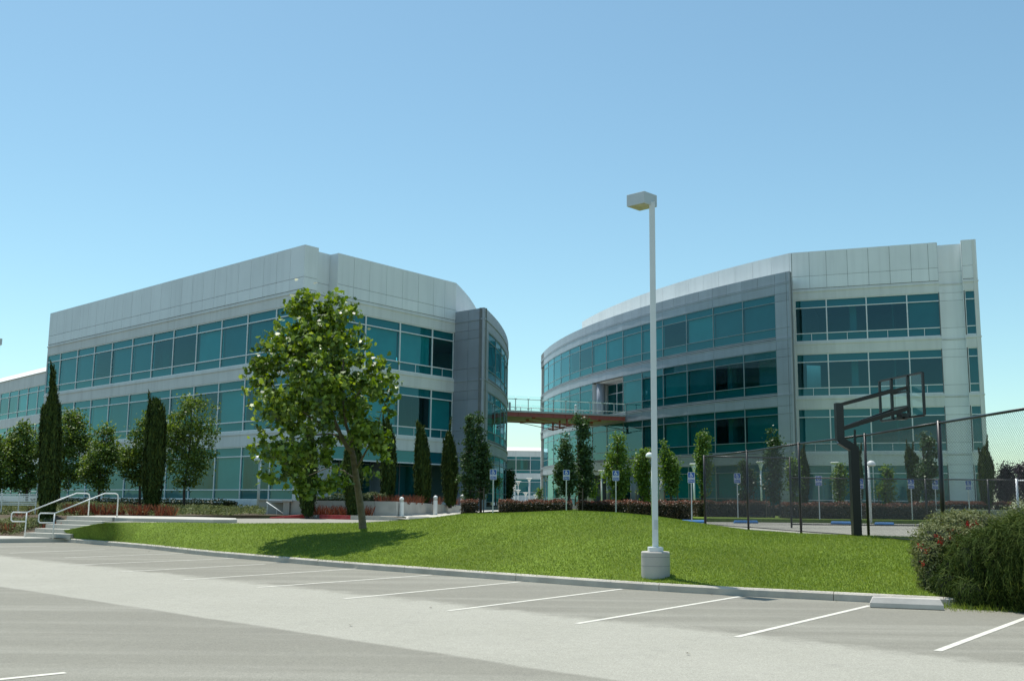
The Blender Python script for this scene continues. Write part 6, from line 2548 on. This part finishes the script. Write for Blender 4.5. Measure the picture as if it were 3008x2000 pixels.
for i_, (a, b__) in enumerate(((2690, 2790), (2795, 2835), (2838, 2885), (2920, 2965))):
    hedge(hx(a, 58), hx(b__, 58), .4, .93, .85, ['round reddish shrub behind the beige wall, left one', 'darkest round shrub on the beige wall', 'yellowish round shrub behind the beige wall under the corner cypress', 'round shrub at the right end of the beige wall'][i_], n=1700, name='shrub', group='rounded shrubs behind the beige wall', ttop=.9)
# dark low hedge at the foot of the left building
pA0, pA1 = fA.pt(4, 1.5), fA.pt(LA - 4.5, 1.5)
hedge(pA0, pA1, .5, .9, .58, 'low dark hedge along the foot of the left building', L_dark, None, n=9000, size=.10)
# shrubs in the raised planter
hedge((-9.9, 50.2), (-6.6, 50.2), .6, 1.35, .42, 'broad domed dark shrub in the planter left of the trunk of the large tree', L_dark, L_gray, n=3600, size=.06, name='shrub', ttop=.2, bulge=.12)
hedge((-7.3, 50.6), (-6.0, 50.8), .7, 1.30, .55, 'domed shrub with pale top in the planter right of the large trunk', L_dark, L_gray, n=3000, size=.06, name='shrub', ttop=.25, bulge=.12)
pl = MB()
pl.poly([(-10.0, 48.75, 1.45), (-5.3, 48.75, 1.45), (-2.9, 60.3, 1.28), (-3.2, 68, 1.2), (-11, 62, 1.2), (-11.5, 50.6, 1.45)])
tag(pl.build('planter_soil', M_soil), kind='structure')


# grey-green ground cover on the bank and bed
def cover(name, poly, n, zf, size, m_, label, hgt=.3, shape=LEAF_OVAL, width=.5):
    xs = [p[0] for p in poly]
    ys = [p[1] for p in poly]
    P = []
    pts2 = np.stack([RNG.uniform(min(xs), max(xs), n * 3), RNG.uniform(min(ys), max(ys), n * 3)], -1)
    inside = np.zeros(len(pts2), bool)
    j = len(poly) - 1
    for i in range(len(poly)):
        xi, yi = poly[i]
        xj, yj = poly[j]
        c = ((yi > pts2[:, 1]) != (yj > pts2[:, 1])) & (pts2[:, 0] < (xj - xi) * (pts2[:, 1] - yi) / (yj - yi + 1e-9) + xi)
        inside ^= c
        j = i
    pts2 = pts2[inside][:n]
    x, y = pts2[:, 0], pts2[:, 1]
    lump = (np.sin(x * 1.7 + np.sin(y * 1.1) * 2) + np.sin(y * 1.9 + x * .7)) * .25 + .5
    z = zf(x, y) + hgt * np.clip(lump, .1, 1) * (.4 + .6 * RNG.random(len(x)))
    Pc = np.stack([x, y, z], -1)
    n = len(Pc)
    V = leaves(Pc, rnd_dirs(n, .3), rnd_dirs(n, .9), size * RNG.uniform(.6, 1.4, n), shape, .1, width)
    o = fast_mesh(name, V, len(shape), m_)
    return tag(o, label, 'ground cover', kind='stuff')


def bank_z(x, y):
    return np.clip(.12 + (y - 39.8) / 5.0 * .75, .12, .9)


cover('ground_cover', [(-34, 40.75), (-23.5, 40.85), (-18.3, 39.7), (-17.3, 42.5), (-18, 50), (-36, 52)], 46000, bank_z, .12, L_gray, 'grey-green ground cover shrubs on the bank left of the steps', .55)
cover('ground_cover', [(-18.6, 39.9), (-17.2, 42.2), (-17.0, 43.6), (-18, 46), (-19.5, 44)], 5000, bank_z, .10, L_gray, 'low grey-green plants hugging the left side of the steps', .3)
cover('ground_cover', [(-36, 51), (-17.9, 46.0), (-16.5, 43.0), (-13.1, 43.35), (-12.6, 45.9), (-10.6, 46.3), (-11.6, 50), (-12.5, 58), (-33, 76), (-52, 72)], 80000, lambda x, y: .9 + 0 * x, .13, L_gray, 'grey-green ground cover shrubs between the upper pavement and the left building', .42)


def flax(x, y, z, label, n=70, h=.45, sp_=.22, group='red strap-leaved clumps'):
    t = thing('flax_clump', (x, y, z), label, 'plant', group)
    a = RNG.uniform(0, 2 * math.pi, n)
    ln = RNG.uniform(.1, .75, n)
    outw = np.stack([np.cos(a), np.sin(a), np.zeros(n)], -1)
    U = unit(np.array([0, 0, 1.0]) + outw * ln[:, None])
    hh = h * RNG.uniform(.6, 1.15, n)
    base = outw * (RNG.random((n, 1)) * sp_)
    P = base + U * hh[:, None] * .5
    N = unit(np.cross(U, rnd_dirs(n)))
    V = leaves(P, N, U, hh, LEAF_NEEDLE, .0, .055)
    fast_mesh('leaves', V, 4, L_flax, t)
    return t


spots = []
for px, y in ((20, 1556), (48, 1565), (12, 1572), (60, 1550), (88, 1560), (102, 1548), (75, 1571)):
    q = gnd(px, y, .35)
    spots.append((q.x, max(q.y, 40.3), float(bank_z(q.x, max(q.y, 40.3))), 'on the bank left of the steps'))
for k, (px, Y) in enumerate(((205, 44), (222, 43.4), (246, 43.2), (268, 44.5), (290, 43.6), (312, 43), (330, 43.8), (352, 43.5), (395, 43.2), (410, 43.8), (422, 43.3), (470, 43), (488, 43.5), (505, 43.2))):
    q = at(px, 1500, Y)
    spots.append((q.x, Y, .9, 'behind the upper pavement'))
for px, Y in ((928, 47.8), (945, 47.9), (962, 47.8), (980, 47.9), (996, 47.8), (1012, 47.8), (1070, 47.9), (1082, 47.8)):
    q = at(px, 1500, Y)
    spots.append((q.x, Y, .9, 'between the red kerb and the planter wall'))
for px, Y in ((1120, 49.6), (1155, 49.8), (1168, 50.2), (1192, 50.4), (1212, 51.5), (1228, 52.5), (1268, 54.5), (1285, 55.6), (1338, 59)):
    q = at(px, 1475, Y)
    spots.append((q.x, Y, 1.42, 'in the planter above the concrete wall'))
places = {}
for i_, (x, y, z, wh) in enumerate(spots):
    places.setdefault(wh, []).append((x, y, z))
ordn = ['first', 'second', 'third', 'fourth', 'fifth', 'sixth', 'seventh', 'eighth', 'ninth', 'tenth', 'eleventh', 'twelfth', 'thirteenth', 'fourteenth']
for wh, lst in places.items():
    lst.sort(key=lambda q: q[0] / q[1])
    for i_, (x, y, z) in enumerate(lst):
        flax(x, y, z, 'rusty red grassy clump, %s from the left %s' % (ordn[i_], wh))


# the two near shrubs at the right
def shrub_cloud(name, parent, blobs, n, size, m_, shape, U=None, width=1.0, surf=True):
    """blobs: (centre, radii)"""
    vol = np.array([b[1][0] * b[1][2] for b in blobs])
    cnt_ = (vol / vol.sum() * n).astype(int)
    out = []
    for (c, r), k in zip(blobs, cnt_):
        dirs = rnd_dirs(k)
        rad = (.82 + .22 * RNG.random((k, 1)))
        pe = 3.4
        dirs_b = dirs / (np.abs(dirs) ** pe).sum(-1, keepdims=True) ** (1 / pe)
        ang_ = np.arctan2(dirs[:, 1:2], dirs[:, :1])
        rad = rad * (1 + .06 * np.sin(ang_ * 17 + dirs[:, 2:3] * 2)) * np.linalg.norm(dirs_b, axis=-1, keepdims=True) * .97
        lump = 1 + .10 * np.sin(dirs[:, :1] * 9) * np.sin(dirs[:, 2:3] * 8 + 1) + .05 * np.sin(dirs[:, 1:2] * 17)
        P = np.array(c) + dirs * np.array(r) * rad * lump
        N = unit(dirs + RNG.normal(0, .6, (k, 3)))
        if U == 'hang':
            Uv = unit(np.array([0, 0, -1.0]) + dirs * .35 + RNG.normal(0, .30, (k, 3)))
            ff = np.clip(dirs[:, 2:3], 0, 1)
            Uv = unit(Uv * (1 - ff) + unit(dirs + RNG.normal(0, .5, (k, 3))) * ff)
        else:
            Uv = unit(dirs + RNG.normal(0, .6, (k, 3)))
        out.append(leaves(P - np.array(origin(parent)), N, Uv, size * RNG.uniform(.6, 1.35, k), shape, .15, width))
    V = np.concatenate(out)
    V = V[V[:, :, 2].min(1) > -0.02]
    return fast_mesh(name, V, len(shape), m_, parent)


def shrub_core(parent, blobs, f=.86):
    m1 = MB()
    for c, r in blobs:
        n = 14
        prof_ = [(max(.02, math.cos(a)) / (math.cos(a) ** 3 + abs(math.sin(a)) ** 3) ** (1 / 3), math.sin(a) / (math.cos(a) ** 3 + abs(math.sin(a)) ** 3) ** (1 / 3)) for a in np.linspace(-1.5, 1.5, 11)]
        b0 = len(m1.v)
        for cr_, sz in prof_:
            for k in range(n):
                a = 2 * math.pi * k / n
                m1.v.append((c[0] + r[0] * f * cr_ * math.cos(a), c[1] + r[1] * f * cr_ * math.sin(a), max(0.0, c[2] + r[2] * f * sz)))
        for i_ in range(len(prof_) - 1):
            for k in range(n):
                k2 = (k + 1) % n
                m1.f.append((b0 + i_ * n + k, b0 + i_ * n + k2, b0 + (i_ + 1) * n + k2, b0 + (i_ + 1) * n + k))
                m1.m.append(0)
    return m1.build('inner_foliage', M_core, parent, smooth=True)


def wp(px, py, Y):
    P = at(px, py, Y)
    return (P.x, P.y, P.z)


rs = thing('rosemary_shrub', (8.4, 17.0, 0.0), 'big dark green trailing shrub spilling onto the asphalt at the right edge', 'shrub')
Yr = 17.3
blobsR = [(wp(2832, 1700, 17.9), (.36, .50, .52)), (wp(2880, 1688, 17.6), (.42, .55, .62)), (wp(2940, 1676, 17.3), (.44, .6, .68)), (wp(3000, 1668, 17.0), (.48, .6, .74)), (wp(3070, 1660, 16.7), (.6, .7, .80)), (wp(3150, 1655, 16.5), (.7, .8, .86)), (wp(2800, 1735, 17.8), (.30, .40, .36)), (wp(2865, 1755, 17.3), (.34, .35, .30))]
shrub_core(rs, blobsR, .84)
shrub_cloud('leaves', rs, blobsR, 60000, .12, L_rose, LEAF_NEEDLE, 'hang', .085)
shrub_cloud('fine_leaves', rs, blobsR, 30000, .04, L_rose, LEAF_OVAL, None, .45)
fs = thing('flowering_shrub', (7.6, 18.4, 0.1), 'pale flowering shrub with scattered red blooms at the right end of the lawn', 'shrub')
blobsF = [(wp(2762, 1600, 18.6), (.42, .5, .36)), (wp(2800, 1580, 18.9), (.45, .5, .42)), (wp(2735, 1640, 18.4), (.28, .4, .30)), (wp(2850, 1560, 19.0), (.5, .5, .36)), (wp(2745, 1700, 18.3), (.24, .35, .32)), (wp(2765, 1750, 18.1), (.22, .3, .26)), (wp(2840, 1620, 18.5), (.5, .4, .45))]
shrub_core(fs, blobsF, .74)
shrub_cloud('leaves', fs, blobsF, 26000, .06, L_bottle, LEAF_OVAL, None, .45)
for px, py, Y, n_ in ((2810, 1602, 18.15, 40), (2827, 1597, 18.15, 40), (2765, 1582, 18.2, 36), (2840, 1543, 18.5, 50), (2852, 1546, 18.5, 40), (2812, 1570, 18.3, 44), (2788, 1578, 18.2, 30), (2718, 1620, 18.15, 30), (2760, 1594, 18.15, 30), (2865, 1535, 18.6, 30), (2728, 1613, 18.2, 22), (2795, 1560, 18.4, 26), (2750, 1575, 18.3, 22), (2870, 1545, 18.5, 20), (2703, 1604, 18.2, 16), (2711, 1657, 18.1, 16)):
    P = np.array(wp(px, py, Y)) + RNG.normal(size=(n_, 3)) * np.array([.026, .026, .026])
    fast_mesh('flower', leaves(P - np.array(origin(fs)), rnd_dirs(n_), rnd_dirs(n_), .036 * RNG.uniform(.7, 1.3, n_), LEAF_OVAL, .1, .6), 6, L_flower, fs)
# olive shrub behind them
os_ = thing('shrub', (9.6, 21.5, .7), 'olive green shrub behind the flowering shrub in front of the fence', 'shrub')
blobsO = [(wp(2830, 1562, 21.5), (.55, .5, .22)), (wp(2780, 1568, 21.8), (.32, .4, .18)), (wp(2920, 1590, 20), (.6, .5, .36)), (wp(3000, 1580, 19.2), (.42, .5, .50)), (wp(3060, 1570, 19.0), (.6, .5, .6))]
shrub_core(os_, blobsO, .8)
shrub_cloud('leaves', os_, blobsO, 16000, .055, L_gray, LEAF_OVAL, None, .5)
# tuft of long grass at the foot of the shrub
n = 1100
xx = RNG.uniform(2762, 3010, n)
base = np.array([tuple(gnd(x, 1786 + (x - 2790) * .035 + RNG.normal(0, 4), 0.0)) for x in xx])
hh = RNG.uniform(.03, .12, n)
U = unit(np.array([0, 0, 1.0]) + RNG.normal(0, .45, (n, 3)))
V = leaves(base + U * hh[:, None] * .5, unit(np.cross(U, rnd_dirs(n))), U, hh, LEAF_NEEDLE, 0, .07)
tag(fast_mesh('long_grass', V, 4, L_grass), 'long grass fringe between the trailing shrub and the asphalt', 'grass', kind='stuff')
# soil under the shrubs
m1 = MB()
m1.poly([(7.4, 18.0, .10), tuple(gnd(2800, 1778, .02)), tuple(gnd(3010, 1788, .02)), (9.6, 16.0, .02), (10.5, 18.2, .4), (8.6, 19.2, .4)])
tag(m1.build('shrub_bed', M_soil), kind='structure')
# a few dry leaves on the lot
M_dry = mat('dry_leaf', (0.16, 0.13, 0.06), rough=.9)
for px, py in ((323, 1604), (437, 1619), (100, 1691), (1266, 1784), (1030, 1836), (2021, 1919), (2456, 1764.5), (2091, 1745)):
    q = gnd(px, py, 0.012)
    Vd = leaves(np.array([[0, 0, .004]]), np.array([[.1, .2, 1.0]]), rnd_dirs(1), np.array([.05]), LEAF_PLANE, .3)
    tag(fast_mesh('fallen_leaf', Vd, len(LEAF_PLANE), M_dry, loc=tuple(q)), 'small dry brown leaf lying on the asphalt', 'leaf', 'dry leaves on the asphalt')
